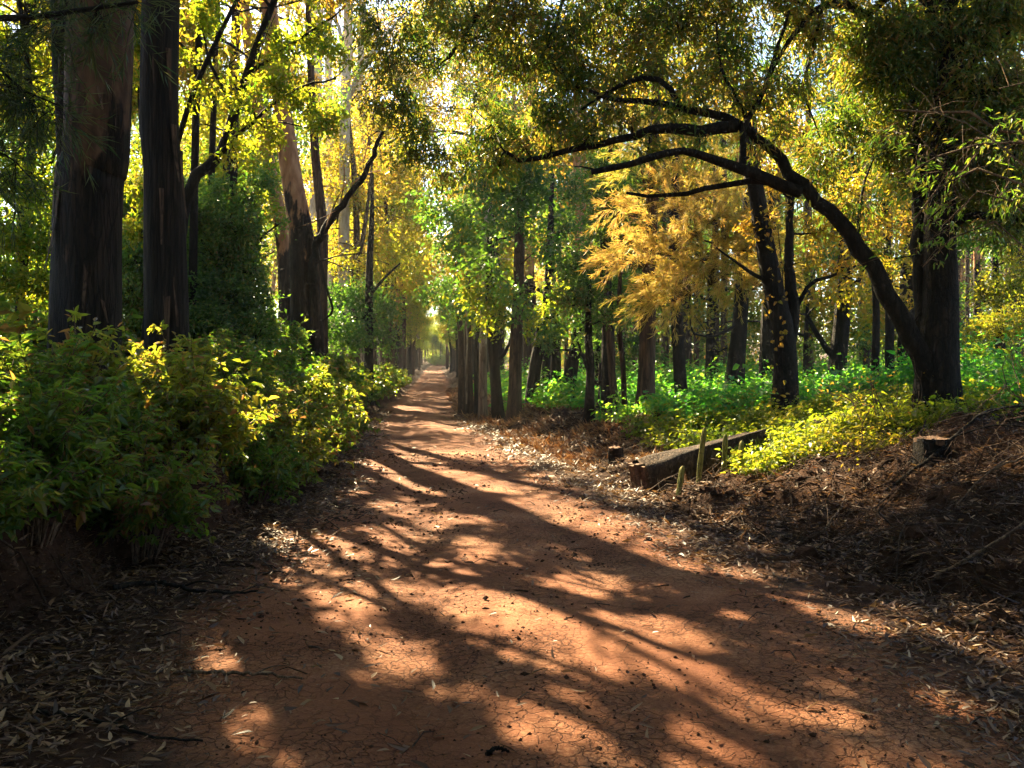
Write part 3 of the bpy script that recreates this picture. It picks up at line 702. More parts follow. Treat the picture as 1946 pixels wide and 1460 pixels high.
# ---- pale trunks in the light gap
for i, (bx, Y, pts, r, lab, lims) in enumerate([
    (652, 40, [(654, 400), (656, 200), (662, 0)], .30, 'pale trunk with a long limb forking up and over the road', [((656, 200), (700, 110), (770, 25), .17), ((658, 120), (640, 40), (600, -60), .12)]),
    (600, 46, [(600, 300), (603, 120), (606, -40)], .36, 'whitish trunk standing in the brightest gap of the leaves', [((604, 60), (570, -20), (530, -80), .13)]),
    (628, 52, [(627, 300), (624, 120), (626, -40)], .27, 'thin whitish trunk between the two pale ones', []),
    (685, 60, [(690, 300), (684, 160), (690, 0)], .3, 'distant pale trunk nearest the road in the bright gap', [((686, 200), (720, 120), (740, 40), .12)])]):
    b, P = px_trunk(bx, Y, pts, W(pts[-1][0] + 4, -420, Y))
    rr = np.random.default_rng(300 + i)
    make_tree('pale_gum_tree', lab, 'tree', b, P, [r, r * .9, r * .8, r * .7, r * .35], BARK_PALE, LEAF_GOLD,
              [(tuple(W(*q, Y - .6) for q in l[:3]), l[3], .04) for l in lims],
              high_blobs(rr, (P[-1][0] + .5, Y, P[-1][2] - 5.5), 4.5, 4, 7.0, 15, (.7, 1.4)), 'distant', 12, .04, seed=30 + i, cov=.7)

# ---- understorey of the left bank
b, P = px_trunk(318, 15.5, [(352, 385), (415, 300), (447, 210), (480, 110), (530, -20)], W(600, -160, 15))
make_tree('leaning_tree', 'dark leaning stem crossing behind the second trunk, hung with bright lime leaves', 'tree', b, P, [.15, .13, .11, .10, .08, .06, .03], BARK_DARK, LEAF_LIME,
          [((W(400, 315, 15.5), W(470, 240, 15), W(560, 170, 14.6), W(640, 150, 14.4)), .05, .015), ((W(447, 210, 15.5), W(400, 120, 15.5), W(380, 30, 15.5)), .05, .015),
           ((W(470, 140, 15.4), W(560, 80, 15.2), W(650, 20, 15)), .045, .015)],
          pb([(430, 70, 15.5, .75), (500, 40, 15, .8), (400, 150, 15.5, .6), (560, 90, 15, .7), (480, 190, 14.8, .6), (540, 170, 14.6, .55), (380, 20, 15.5, .7), (610, 60, 15, .6),
              (620, 235, 14.4, .38, 1.5), (590, 205, 14.5, .3), (600, -40, 15, .9), (480, -60, 15, .9), (450, 280, 15.2, .45), (520, 260, 15, .4), (660, 110, 14.6, .45), (350, 110, 15.5, .5)]), 'broad', 10, .05, seed=41, cov=.95, var=(.05, 1))
b, P = px_trunk(262, 14.5, [(300, 430), (345, 245), (378, 150), (430, 40), (480, -60)], W(520, -160, 14))
make_tree('leaning_tree', 'thin crooked stem in the gap between the two big dark trunks', 'tree', b, P, [.08, .07, .06, .05, .045, .035, .02], BARK_DARK, LEAF_LIME,
          [((W(310, 400, 14.5), W(270, 270, 14.5), W(262, 150, 14.6)), .035, .012)],
          pb([(262, 170, 14.6, .5), (258, 260, 14.7, .5), (270, 360, 14.8, .45), (300, 90, 15, .5), (360, 180, 14.4, .4), (262, 70, 15, .5), (262, 440, 15, .4), (430, 20, 14, .5)]), 'broad', 8, .05, seed=42, cov=1.0, var=(.05, 1))
b, P = px_trunk(40, 16, [(45, 450), (60, 300), (50, 100)], W(20, -100, 16))
make_tree('broadleaf_tree', 'sunlit leafy tree at the left edge behind the thickest trunk', 'tree', b, P, [.13, .11, .09, .06, .03], BARK_DARK, LEAF_LIME,
          [((W(52, 380, 16), W(110, 280, 16), W(150, 160, 16)), .05, .015), ((W(50, 420, 16), W(-20, 340, 15.5), W(-90, 260, 15.5)), .05, .015)],
          pb([(30, 180, 16, .8), (75, 250, 16, .8), (20, 330, 15.5, .8), (80, 370, 15.5, .7), (40, 440, 15, .7), (10, 90, 16, .8), (90, 130, 16.5, .7), (90, 470, 15, .55), (10, 530, 14.5, .6),
              (70, 540, 14.5, .55), (-60, 300, 16, .9), (-60, 150, 16, .9), (-50, 450, 15, .8), (60, 20, 17, .9)]), 'broad', 10, .05, seed=43, cov=1.0, var=(.05, 1))
b, P = px_trunk(452, 18.5, [(455, 600), (450, 480), (440, 400)], W(440, 330, 18.5))
make_tree('evergreen_tree', 'dark dense low tree filling the shade left of the two-toned tree', 'tree', b, P, [.16, .14, .1, .06, .03], BARK_DARK, LEAF_DARK,
          [((W(450, 520, 18.5), W(500, 450, 18), W(540, 420, 18)), .05, .015), ((W(452, 540, 18.5), W(390, 470, 18), W(370, 420, 18)), .05, .015)],
          pb([(395, 410, 18.5, .7), (455, 430, 18, .8), (515, 440, 18, .65), (420, 490, 18, .8), (490, 510, 17.8, .75), (385, 540, 18, .75), (450, 570, 17.5, .8), (520, 570, 17.5, .7), (400, 610, 17, .7),
              (480, 630, 17, .75), (540, 500, 17.5, .5), (545, 640, 18, .6), (380, 470, 18.5, .7), (430, 370, 19, .6), (260, 560, 17, .8), (260, 490, 17, .7), (360, 400, 18, .6), (480, 380, 18.5, .6), (530, 610, 18, .6), (370, 660, 17, .6), (560, 570, 18.5, .45), (500, 350, 19, .5), (350, 540, 17, .7), (350, 610, 16.5, .6), (240, 400, 17.5, .6), (250, 640, 16.5, .6)]), 'broad', 10, .05, seed=44, cov=1.35, var=(0, .85))
b, P = px_trunk(700, 33, [(702, 520), (706, 430)], W(708, 330, 33))
make_tree('broadleaf_tree', 'dark bushy tree with a hooked branch over the left road edge', 'tree', b, P, [.2, .18, .13, .05], BARK_DARK, LEAF_DARK,
          [((W(701, 600, 33), W(680, 605, 32.5), W(655, 600, 32), W(640, 580, 32)), .09, .03), ((W(703, 560, 33), W(730, 530, 32), W(760, 500, 32)), .08, .03)],
          pb([(700, 610, 33, 1.0), (660, 640, 32, 1.0), (730, 640, 33, .9), (690, 560, 33, .9), (650, 560, 34, .9), (740, 590, 34, .8), (640, 620, 31, .8)]), 'broadfar', 10, .05, seed=45, cov=1.0, var=(0, .8))
b, P = px_trunk(668, 38, [(672, 540), (690, 450), (700, 380)], W(710, 280, 38))
make_tree('broadleaf_tree', 'sunlit yellow-green tree left of the road beyond the dead limb', 'tree', b, P, [.2, .18, .14, .08, .04], BARK_MID, LEAF_LIME, (),
          pb([(660, 500, 36, 1.2), (700, 450, 38, 1.3), (740, 490, 38, 1.2), (670, 420, 38, 1.2), (720, 390, 40, 1.3), (770, 430, 40, 1.2), (690, 530, 36, 1.0), (760, 540, 38, 1.1), (640, 450, 38, 1.2), (780, 370, 44, 1.4), (740, 330, 44, 1.3)]), 'broadfar', 10, .05, seed=46, cov=.5, var=(.2, 1))


def fill_tree(name, label, bx, Y, pts, leafm, blobs, seed, style='broadfar', cov=.9, var=(0, .9), r=.14):
    b, P = px_trunk(bx, Y, pts)
    make_tree(name, label, 'tree', b, P, [r, r * .8, r * .4], BARK_DARK, leafm, (), pb(blobs), style, 10, .05, seed=seed, cov=cov, var=var)
fill_tree('evergreen_tree', 'dark evergreen behind the two giant trunks, leafy down to the ground', 245, 19, [(248, 560), (250, 440)], LEAF_DARK,
    [(60, 600, 19, .9), (110, 540, 20, .9), (240, 620, 18.5, .8), (250, 530, 19, .9), (255, 450, 20, .9), (370, 640, 18.5, .8), (380, 560, 19, .8), (400, 500, 20, .9), (350, 480, 20, .8), (20, 640, 18, .8), (250, 380, 21, .9), (420, 660, 18, .7), (500, 660, 18.5, .7), (60, 500, 21, 1.0), (370, 380, 21, .9)], 95, 'broad', .8)
fill_tree('broadleaf_tree', 'yellow-green tree crown seen between the second trunk and the two-toned tree', 420, 27, [(425, 420), (430, 250)], LEAF_LIME,
    [(360, 420, 27, 1.1), (420, 380, 27, 1.1), (480, 400, 27, 1.1), (380, 320, 27, 1.2), (450, 300, 27, 1.2), (500, 330, 27, 1.0), (380, 220, 28, 1.2), (450, 200, 28, 1.2), (510, 240, 28, 1.1), (400, 120, 29, 1.3), (480, 100, 29, 1.3), (440, 30, 29, 1.4), (540, 150, 29, 1.1), (560, 60, 30, 1.2), (500, 0, 30, 1.4), (250, 300, 28, 1.1), (255, 180, 28, 1.1), (260, 60, 28, 1.2)], 96, 'broadfar', .62, (.25, 1))
fill_tree('broadleaf_tree', 'bright leafy crown in the light gap left of the road', 640, 58, [(645, 420), (650, 250)], LEAF_GOLD,
    [(590, 420, 56, 2.0), (640, 380, 56, 2.0), (700, 330, 58, 2.2), (760, 300, 60, 2.2), (720, 240, 60, 2.3), (640, 300, 60, 2.2), (590, 330, 60, 2.0), (680, 180, 62, 2.4), (740, 140, 62, 2.4), (610, 210, 62, 2.3), (680, 90, 62, 2.5), (750, 50, 62, 2.5), (620, 110, 62, 2.4), (690, 10, 62, 2.5), (790, 220, 60, 2.2), (800, 330, 60, 2.0), (830, 260, 62, 2.2), (610, 20, 62, 2.5), (860, 340, 60, 2.0), (780, 400, 58, 1.8), (810, 60, 62, 2.4), (850, 90, 62, 2.4), (880, 40, 63, 2.4), (800, 0, 62, 2.5), (900, 130, 63, 2.3), (850, 210, 62, 2.2), (790, 150, 60, 2.0), (760, -20, 60, 2.4), (850, 20, 61, 2.4), (770, 130, 62, 2.3), (840, 150, 64, 2.4)], 97, 'distant', .62, (.2, 1), .3)

fill_tree('evergreen_tree', 'dark leafy tree low between the golden tree and the crooked grey stem', 1135, 26, [(1136, 640), (1138, 560)], LEAF_DARK,
    [(1100, 600, 25.5, .6), (1150, 640, 25, .55), (1190, 590, 25, .6), (1210, 650, 25, .5), (1070, 660, 25.5, .45), (1130, 690, 25, .4), (1180, 690, 25, .4), (1240, 670, 25, .45), (1030, 670, 26, .45), (1160, 540, 25.5, .7), (1090, 530, 26, .7), (1210, 540, 25, .6)], 98, 'broad', .8, (0, .75), .1)
fill_tree('evergreen_tree', 'dim green leafy tree between the tilted trunk and the forked trunk', 1530, 31, [(1532, 640), (1536, 560)], LEAF_DARK,
    [(1340, 620, 30, .7), (1430, 640, 30, .7), (1540, 650, 30, .6), (1520, 580, 30, .8), (1640, 650, 30, .6), (1680, 600, 30, .8), (1460, 570, 30, .8), (1380, 590, 30, .7), (1740, 650, 30, .6), (1600, 560, 31, .8), (1850, 640, 30, .8), (1900, 660, 30, .7), (1780, 560, 31, .9), (1560, 480, 31, .9), (1480, 500, 31, .8), (1310, 560, 30, .7), (1300, 660, 29, .5), (1400, 670, 29, .5)], 99, 'broadfar', .8, (0, .85), .12)

fill_tree('broadleaf_tree', 'olive leafy crown spreading high across the road beyond the row of trunks', 948, 37, [(946, 560), (935, 420), (900, 260)], LEAF_DARK,
    [(700, 250, 37, 1.0), (760, 200, 37, 1.0), (820, 120, 37, 1.1), (880, 60, 37, 1.2), (900, 180, 37, 1.1), (820, 255, 37, 1.0), (760, 100, 37, 1.1), (935, 120, 37, 1.1), (960, 220, 37, 1.1), (705, 130, 37, 1.0), (850, 325, 37, 1.0), (780, 310, 37, .9), (655, 200, 37, .8), (730, 30, 37, 1.2), (840, 10, 37, 1.2), (950, 20, 37, 1.2), (660, 70, 37, 1.0), (920, 300, 37, 1.0), (990, 130, 37, 1.1), (1000, 290, 37, 1.0), (880, 390, 37, .8), (800, 390, 37, .7)], 101, 'broadfar', .75, (.1, 1), .22)
fill_tree('evergreen_tree', 'dark crown closing the space above and behind the arching tree', 1690, 21, [(1690, 560), (1680, 380), (1660, 200)], LEAF_DARK,
    [(1560, 120, 21, .7), (1620, 60, 21, .8), (1700, 120, 21, .8), (1640, 200, 21, .75), (1720, 240, 21, .75), (1780, 180, 21, .8), (1840, 100, 21, .8), (1860, 240, 21, .8), (1920, 180, 21, .8), (1930, 320, 21, .8), (1850, 360, 21, .75), (1780, 320, 21, .7), (1700, 360, 20.5, .65), (1620, 320, 20.5, .6), (1900, 440, 20.5, .7), (1820, 460, 20.5, .6), (1740, 470, 20.5, .6), (1520, 40, 21, .8), (1760, 20, 21, .8), (1900, 30, 21, .9), (1460, 120, 21.5, .6), (1560, 230, 21, .55)], 102, 'broad', .72, (0, .95), .12)

# ---- dark conifer whose boughs hang in at the top left
b = np.array([-7.2, 8.0, float(ground_z(-7.2, 8.0)) - .1])
def bough_needles(rng, tm, cm, base, boughs, n=90, L=.20, per=16):
    for pts, r in boughs:
        q = resample([W(*p) for p in pts], 24) - base
        tube(tm, q, np.linspace(r, r * .25, 24), 6, .04, 4)
        i = rng.integers(5, 24, n); a = q[i]
        d = unit(rng.normal(0, .5, (n, 3)) + np.array([.3, -.1, -.55]))
        l = rng.uniform(.25, .7, n)[:, None]
        m = a + d * l * .5 + np.array([0, 0, .03]); c = a + d * l + np.array([0, 0, -.12]) * l
        thin_tubes(tm, a, m, c, .004)
        ti = np.repeat(np.arange(n), per); t = rng.uniform(.25, 1, len(ti))[:, None]
        P_ = a[ti] + (c - a)[ti] * t
        D_ = unit((c - a)[ti] * .9 + rng.normal(0, .22, (len(ti), 3)))
        leaves(cm, P_, D_, rng.normal(size=(len(ti), 3)), L * rng.uniform(.6, 1.2, len(ti)), .007, rng.uniform(0, 1, len(ti)), True, 0.1, .1)
def dc_extra(rng, tm, cm, base):
    bough_needles(rng, tm, cm, base, [(((-420, 60, 8), (-120, 40, 7.4), (60, 32, 7), (150, 20, 6.9), (262, 4, 6.8)), .055), (((-420, -120, 8), (-100, 60, 7.6), (20, 150, 7.3), (70, 210, 7.2)), .03),
                                      (((-420, 120, 8), (-160, 150, 7.6), (0, 160, 7.4), (110, 200, 7.3)), .03), (((-420, -300, 8), (-100, -150, 7.5), (100, -60, 7.2), (240, -40, 7)), .04),
                                      (((-420, 220, 8), (-150, 260, 7.6), (0, 290, 7.4), (60, 340, 7.3)), .025)], 80)
make_tree('conifer_tree', 'dark conifer boughs hanging in at the top left corner', 'tree', b, [b, b + [0, 0, 3], b + [.1, 0, 9]], [.24, .2, .12], BARK_DARK, NEEDLE_DARK, (), (), 'needle', 12, .05, seed=47, extra=dc_extra)

# ---- the arching tree on the right bank
b, P = px_trunk(1785, 11, [(1782, 720), (1788, 560), (1786, 420), (1796, 250), (1806, 100), (1815, -60)], W(1830, -700, 11.5))
LA = [W(1772, 735, 11), W(1738, 648, 10.95), W(1692, 566, 10.9), W(1640, 482, 10.85), W(1590, 415, 10.8), W(1528, 358, 10.75), W(1470, 290, 10.75), W(1425, 248, 10.75), W(1370, 222, 10.8), W(1300, 204, 10.9), W(1240, 194, 11), W(1180, 186, 11.1), W(1120, 180, 11.2)]
arch_limbs = [
    (LA, .155, .028),
    ([W(1400, 240, 10.75), W(1320, 250, 10.7), W(1285, 241, 10.7), W(1225, 252, 10.8), W(1150, 274, 11), W(1080, 288, 11.2), W(1010, 305, 11.4), (W(985, 303, 11.5)), W(960, 288, 11.5)], .085, .028),
    ([W(1520, 365, 10.75), W(1440, 335, 10.6), W(1360, 303, 10.5), W(1290, 286, 10.45), W(1220, 306, 10.4), W(1126, 328, 10.4)], .085, .035),
    ([W(1460, 346, 10.65), W(1410, 346, 10.7), W(1350, 358, 10.8), W(1280, 372, 10.9), W(1190, 367, 11)], .05, .022),
    ([W(1290, 200, 10.9), W(1272, 165, 10.9), W(1235, 148, 11), W(1190, 156, 11.1), W(1150, 178, 11.2), W(1105, 208, 11.3)], .05, .02),
    ([W(1412, 312, 10.6), W(1414, 262, 10.6), W(1422, 225, 10.7), W(1448, 180, 10.8), W(1470, 110, 11), W(1500, 20, 11)], .05, .02),
    ([W(1421, 228, 10.7), W(1398, 180, 10.8), W(1370, 130, 11), W(1360, 40, 11)], .035, .012),
    ([W(1642, 30, 11.4), W(1605, 4, 11.3), W(1560, 10, 11.2), W(1530, 40, 11.1), W(1490, 90, 11), W(1460, 150, 11)], .07, .02),
    ([W(1562, 10, 11.2), W(1545, 90, 11.1), W(1525, 170, 11), W(1540, 215, 11), W(1560, 262, 11)], .035, .01),
    ([W(1806, 80, 11), W(1740, -20, 11.2), W(1690, -10, 11.3), W(1645, 35, 11.4)], .09, .05),
    ([W(1766, 650, 11.1), W(1751, 500, 11.2), W(1753, 360, 11.3), W(1738, 220, 11.4), W(1720, 80, 11.5), W(1700, -80, 11.7)], .125, .07),
    ([W(1810, 20, 11), W(1640, -140, 11.3), W(1400, -200, 11.8), W(1150, -140, 12.2), W(960, -20, 12.5), W(850, 110, 12.6)], .12, .03),
    ([W(1150, -140, 12.2), W(1080, -20, 12), W(1040, 90, 11.9)], .05, .02),
    ([W(1790, 445, 11), W(1830, 415, 10.8), W(1890, 412, 10.6), W(1980, 425, 10.4)], .07, .03),
    ([W(1800, 200, 11), W(1850, 120, 10.8), W(1920, 60, 10.6)], .05, .02),
    ([W(1640, 482, 10.85), W(1632, 440, 10.9), W(1640, 360, 11), W(1660, 300, 11.2)], .035, .012),
    ([W(1726, 625, 10.95), W(1765, 560, 11.2), W(1700, 545, 11.5)], .02, .01),
]
arch_blobs = pb([(1050, 268, 11.3, .24), (1120, 250, 11.1, .26), (1200, 222, 11, .28), (1280, 212, 10.9, .26), (1335, 185, 10.8, .28), (1400, 195, 10.8, .28), (1480, 245, 10.8, .25), (1550, 335, 10.8, .24), (1230, 285, 10.8, .2), (1330, 268, 10.7, .2), (1000, 275, 11.4, .26), (950, 262, 11.5, .28), (1440, 280, 10.8, .22), (1160, 205, 11.1, .28), (1620, 400, 10.9, .24), (1660, 470, 11, .22),
                 (1760, 60, 11, .6, 1.6), (1870, 170, 10.6, .6, 1.6), (1930, 250, 10.4, .55, 1.5), (1820, 240, 11, .55, 1.5), (1700, 140, 11.2, .55, 1.5), (1880, 20, 10.8, .65, 1.6), (1780, 170, 11.2, .5, 1.5), (1860, 310, 10.8, .5, 1.4), (1680, 280, 11.4, .5, 1.3), (1930, 420, 10.4, .45, 1.2), (1820, 400, 11, .4, 1.2), (1640, 60, 11.3, .55, 1.5),
                 (825, 120, 12.6, .62), (900, 190, 12.4, .55), (765, 185, 12.6, .5), (990, 120, 12.2, .6), (1090, 150, 12, .62, 1.3), (1080, 60, 12, .65, 1.2), (1190, 80, 11.8, .6), (1290, 50, 11.6, .65), (1400, 90, 11.3, .55),
                 (1540, 60, 11.2, .55), (1650, 120, 11.4, .6), (1500, 160, 11, .45), (1600, 230, 11.4, .5), (1700, 40, 11.5, .65), (1850, 90, 10.8, .6), (1890, 240, 10.8, .6), (850, 280, 12.2, .5), (930, 250, 12, .55),
                 (1010, 225, 11.8, .5), (870, 335, 12, .35), (950, 310, 11.7, .32), (1350, 140, 11.2, .45), (1240, 130, 11.3, .4), (1440, 190, 10.9, .38), (1560, 310, 11.2, .4), (900, 60, 12.4, .6), (740, 120, 12.8, .5), (725, 200, 12.8, .4), (790, 300, 12.4, .4), (720, 40, 13, .55), (840, 200, 12.5, .5),
                 (1180, 160, 11.4, .38), (780, 60, 12.8, .5), (980, 20, 12.3, .6), (1150, 0, 12, .6), (1240, 10, 11.8, .6), (1380, 10, 11.4, .6), (1500, -20, 11.3, .6), (1620, -40, 11.4, .6), (1760, 120, 11.4, .5), (1930, 30, 10.8, .6),
                 (1930, 150, 10.6, .55), (1760, 250, 11.6, .5), (1840, 330, 11, .5), (1100, 250, 11.5, .35), (1060, 210, 11.6, .4), (1680, 200, 11.6, .5), (1720, 330, 11.8, .5), (1930, 350, 10.6, .5), (805, 240, 12.4, .4),
                 (700, -60, 13, .7), (850, -60, 12.6, .8), (1000, -80, 12.4, .8), (1200, -100, 12, .9), (1400, -110, 11.8, .9), (1600, -160, 11.5, 1.0), (1800, -150, 11.3, 1.0), (1950, -100, 11, .9), (1300, -230, 12, 1.0), (1700, -320, 11.6, 1.1), (1900, -300, 11.4, 1.1)])
make_tree('arching_tree', 'dark tree on the right bank with one long limb arching over the road', 'tree', b, P, [.28, .215, .175, .165, .18, .17, .16, .09], BARK_DARK, LEAF_ARCH, arch_limbs, arch_blobs, 'gum', 24, .07, .3, seed=51, flute=.15, cov=.8, var=(0, 1))

# ---- twin-stemmed tree with creeper
b, P = px_trunk(1490, 15, [(1492, 700), (1486, 620), (1468, 540), (1455, 470), (1440, 380), (1430, 300)], W(1420, 100, 15.5))
def twin_extra(rng, tm, cm, base):
    for i in range(3):                      # creeper leaves climbing the stems
        q = resample([W(1478 + 8 * i, 800, 14.8), W(1470 + 8 * i, 660, 14.75), W(1468 + 10 * i, 540, 14.75), W(1450 + 14 * i, 430, 14.8)], 30) - base
        tube(tm, q, .008, 4)
        n = 18; k = rng.integers(0, 30, n)
        P_ = q[k] + rng.normal(0, .07, (n, 3)); D_ = unit(rng.normal(0, .6, (n, 3)) + np.array([0, -.5, -.5]))
        leaves(cm, P_, D_, rng.normal(0, .4, (n, 3)) + np.array([0, -1, .3]), rng.uniform(.06, .12, n), rng.uniform(.04, .08, n), rng.uniform(.5, 1, n))
make_tree('twin_stemmed_tree', 'dark twin-stemmed trunk with creeper leaves behind the squared log', 'tree', b, P, [.23, .2, .185, .17, .15, .12, .09, .04], BARK_DARK, LEAF_GOLD,
          [((W(1495, 690, 15), W(1506, 600, 15.1), W(1500, 500, 15.2), W(1502, 400, 15.4), W(1530, 250, 15.6)), .13, .04),
           ((W(1510, 590, 15.1), W(1540, 540, 15), W(1580, 525, 15), W(1640, 500, 15)), .05, .02),
           ((W(1470, 540, 15), W(1430, 520, 14.8), W(1400, 500, 14.6), (W(1360, 470, 14.5))), .045, .015)],
          pb([(1440, 430, 15, .4), (1500, 420, 15.2, .45), (1560, 430, 15.4, .45), (1460, 340, 15.4, .5), (1540, 340, 15.6, .5), (1420, 250, 15.6, .5), (1500, 250, 15.8, .5), (1600, 400, 15.6, .5), (1590, 500, 15, .4), (1640, 450, 15.2, .45), (1520, 490, 15, .3)]),
          'broad', 18, .1, .5, seed=52, extra=twin_extra, cov=.55, var=(.25, 1))

# ---- golden she-oak
def feather(rng, tm, cm, base, sprays):
    for (px, py, Y, R, dx, dz) in sprays:
        c = W(px, py, Y) - base
        n = 34
        q = unit(rng.normal(size=(n, 3))) * rng.uniform(.1, 1, n)[:, None] ** .6 * np.array([1.25, 1.1, .75]) * R * 1.1
        A = c + q; d = unit(np.array([dx * .6, -.1, dz * .5]) + q / R * .5 + rng.normal(0, .45, (n, 3)))
        l = rng.uniform(.28, .75, n)[:, None]
        m = A + d * l * .5 + np.array([0, 0, .04]) * l; C_ = A + d * l + np.array([0, 0, -.22]) * l
        thin_tubes(tm, A, m, C_, .004)
        h = np.repeat(c[None] + np.array([-dx, 0, -.6]) * R * .5, n, 0); thin_tubes(tm, h, (h + A) / 2 + rng.normal(0, .06, (n, 3)), A, .006)
        per = 46
        ti = np.repeat(np.arange(n), per); t = rng.uniform(.0, 1, len(ti))[:, None]
        P_ = np.where(t < .5, A[ti] + (m - A)[ti] * t * 2, m[ti] + (C_ - m)[ti] * (t * 2 - 1)) + rng.normal(0, .012, (len(ti), 3))
        D_ = unit((C_ - A)[ti] / l[ti] + rng.normal(0, .42, (len(ti), 3)) + np.array([0, 0, -.12]))
        leaves(cm, P_, D_, rng.normal(size=(len(ti), 3)), rng.uniform(.08, .22, len(ti)), .0085, np.clip(rng.normal(.5, .25, len(ti)) + rng.normal(0, .15), 0, 1), True, 0.1, .15)
b, P = px_trunk(1226, 19.5, [(1230, 640), (1234, 480), (1240, 380), (1246, 250)], W(1250, -40, 19.5))
sheoak = [(1205, 492, 17.5, .55, -1, .1), (1250, 470, 17.5, .6, -.8, .3), (1310, 430, 17, .65, -.5, .6), (1355, 408, 17, .6, .2, .9), (1290, 545, 17, .6, -.9, -.2), (1335, 525, 17, .6, -.6, .1),
          (1390, 505, 16.8, .6, .3, .3), (1430, 460, 17, .55, .7, .4), (1395, 440, 17, .55, .5, .6), (1330, 480, 17.2, .6, -.2, .5), (1260, 570, 17.2, .45, -1, -.3), (1235, 330, 18.5, .7, -.4, .6), (1215, 250, 18.5, .7, -.5, .6),
          (1280, 285, 18.5, .7, .3, .7), (1335, 255, 18.3, .7, .5, .6), (1300, 355, 18, .65, .3, .5), (1380, 330, 18, .6, .7, .3), (1200, 400, 18.5, .5, -.8, .2), (1440, 540, 17, .45, .8, -.1)]
make_tree('she_oak', 'feathery golden needle-leaved tree glowing beside the road', 'tree', b, P, [.21, .18, .16, .14, .1, .05], BARK_MID, NEEDLE_GOLD,
          [((W(1236, 470, 19.5), W(1290, 450, 18), W(1350, 430, 17.2)), .05, .015), ((W(1234, 560, 19.5), W(1280, 540, 18), W(1340, 540, 17.2)), .045, .015), ((W(1240, 400, 19.5), W(1220, 330, 19), W(1210, 260, 18.6)), .04, .01),
           ((W(1300, 445, 18), W(1380, 470, 17.2), W(1430, 480, 17)), .03, .01)],
          (), 'needle', 14, .06, .8, seed=53, extra=lambda r, t, c, bb: feather(r, t, c, bb, sheoak))

# ---- row of trunks along the right edge and behind
def stripe(rng, tm, cm, base):
    m = MB(); z = np.linspace(.5, 4.6, 26); c = np.c_[-.10 + .012 * np.sin(z * 3), -.10 + 0 * z, z]
    tube(m, c, .035 + .02 * np.sin(z * 1.3) ** 2, 8, .2, 3, cap=True); m.build('bare_stripe', BARK_PALE, LAST['root'])
def row(name, label, bx, Y, pts, radii, bark, leafm, blobs, limbs=(), seed=0, style='broad', cov=.8, var=(0, 1), top=None, rough=.06, cat='tree', group=None, extra=None):
    b, P = px_trunk(bx, Y, pts, top)
    return make_tree(name, label, cat, b, P, radii, bark, leafm, [(tuple(W(*q) for q in l[0]), l[1], l[2]) for l in limbs], pb(blobs), style, 12, rough, .5, seed=seed, cov=cov, var=var, group=group, extra=extra)

row('roadside_tree', 'brown trunk at the road edge pressed against its pale-striped neighbour', 878, 30, [(876, 640), (868, 560)], [.13, .12, .10, .05], BARK_MID, LEAF_GOLD,
    [(860, 520, 30, 1.0), (900, 480, 31, 1.0), (840, 460, 32, 1.1), (870, 590, 30, .6)], seed=61, style='broadfar', top=W(870, 420, 30), cov=.9, var=(.1, .95))
row('roadside_tree', 'trunk with a long pale stripe of stripped bark at the road edge', 893, 29, [(889, 640), (890, 560)], [.135, .125, .11, .05], BARK_MID, LEAF_DARK,
    [(920, 520, 27, .9), (890, 440, 28, 1.1), (940, 440, 28, 1.0), (885, 585, 26.5, .55), (860, 545, 27, .7), (905, 490, 25.5, .8), (865, 470, 26.5, .9), (845, 400, 27, 1.0), (900, 400, 26, .9), (915, 605, 25.8, .4), (830, 560, 28, .6), (870, 330, 27, 1.0)], seed=62, style='broadfar', top=W(895, 400, 29), cov=.95, var=(0, .9), extra=stripe)
row('roadside_tree', 'thin near-black stem between the striped trunk and the pale one', 907, 28.5, [(905, 680), (910, 600)], [.1, .08, .06, .03], BARK_DARK, LEAF_DARK, [(925, 480, 28, .8)], seed=63, style='broadfar', top=W(922, 500, 28))
row('roadside_tree', 'smooth pale trunk in the road-edge row, lit along its left side', 917, 27, [(918, 650), (920, 580)], [.14, .13, .12, .06], BARK_PALE, LEAF_DARK,
    [(950, 400, 27, 1.1), (900, 370, 28, 1.1), (970, 480, 27, .9)], seed=64, style='broadfar', top=W(925, 380, 27), cov=.9, var=(0, .9))
row('roadside_tree', 'black trunk leaning slightly left with one short limb on its right', 948, 25.5, [(940, 700), (934, 620), (930, 560)], [.185, .16, .15, .135, .06], BARK_DARK, LEAF_LIME,
    [(905, 560, 24.6, .6), (945, 570, 24.4, .5), (930, 610, 24.8, .45), (960, 600, 25, .4), (940, 550, 26, .8), (980, 510, 26, .9), (1000, 430, 26, 1.0), (920, 420, 27, .9)], [(((941, 690, 25.5), (960, 670, 25.4), (972, 640, 25.4)), .08, .03)], seed=65, style='broadfar', top=W(930, 440, 26), cov=.85, var=(.1, .9))
row('roadside_tree', 'straight brown trunk nearest the road bend, bright along its left edge', 977, 24.5, [(980, 650), (984, 580), (986, 500)], [.20, .175, .165, .15, .07], BARK_MID, LEAF_DARK,
    [(1010, 470, 24, .9), (1040, 400, 25, 1.0), (980, 370, 26, 1.0), (1080, 420, 24, .9), (980, 545, 22.6, .6), (935, 505, 22.8, .75), (1015, 555, 22.6, .6), (1025, 490, 22.6, .75), (950, 430, 23, .85), (1000, 345, 23.6, .9), (930, 350, 23.6, .85), (1045, 620, 22.8, .4), (985, 440, 23, .6), (985, 380, 23.2, .6), (988, 585, 22.8, .4), (960, 475, 22.8, .6), (995, 320, 23.5, .7)], seed=66, style='broadfar', top=W(990, 330, 25), cov=.9, var=(0, .9))
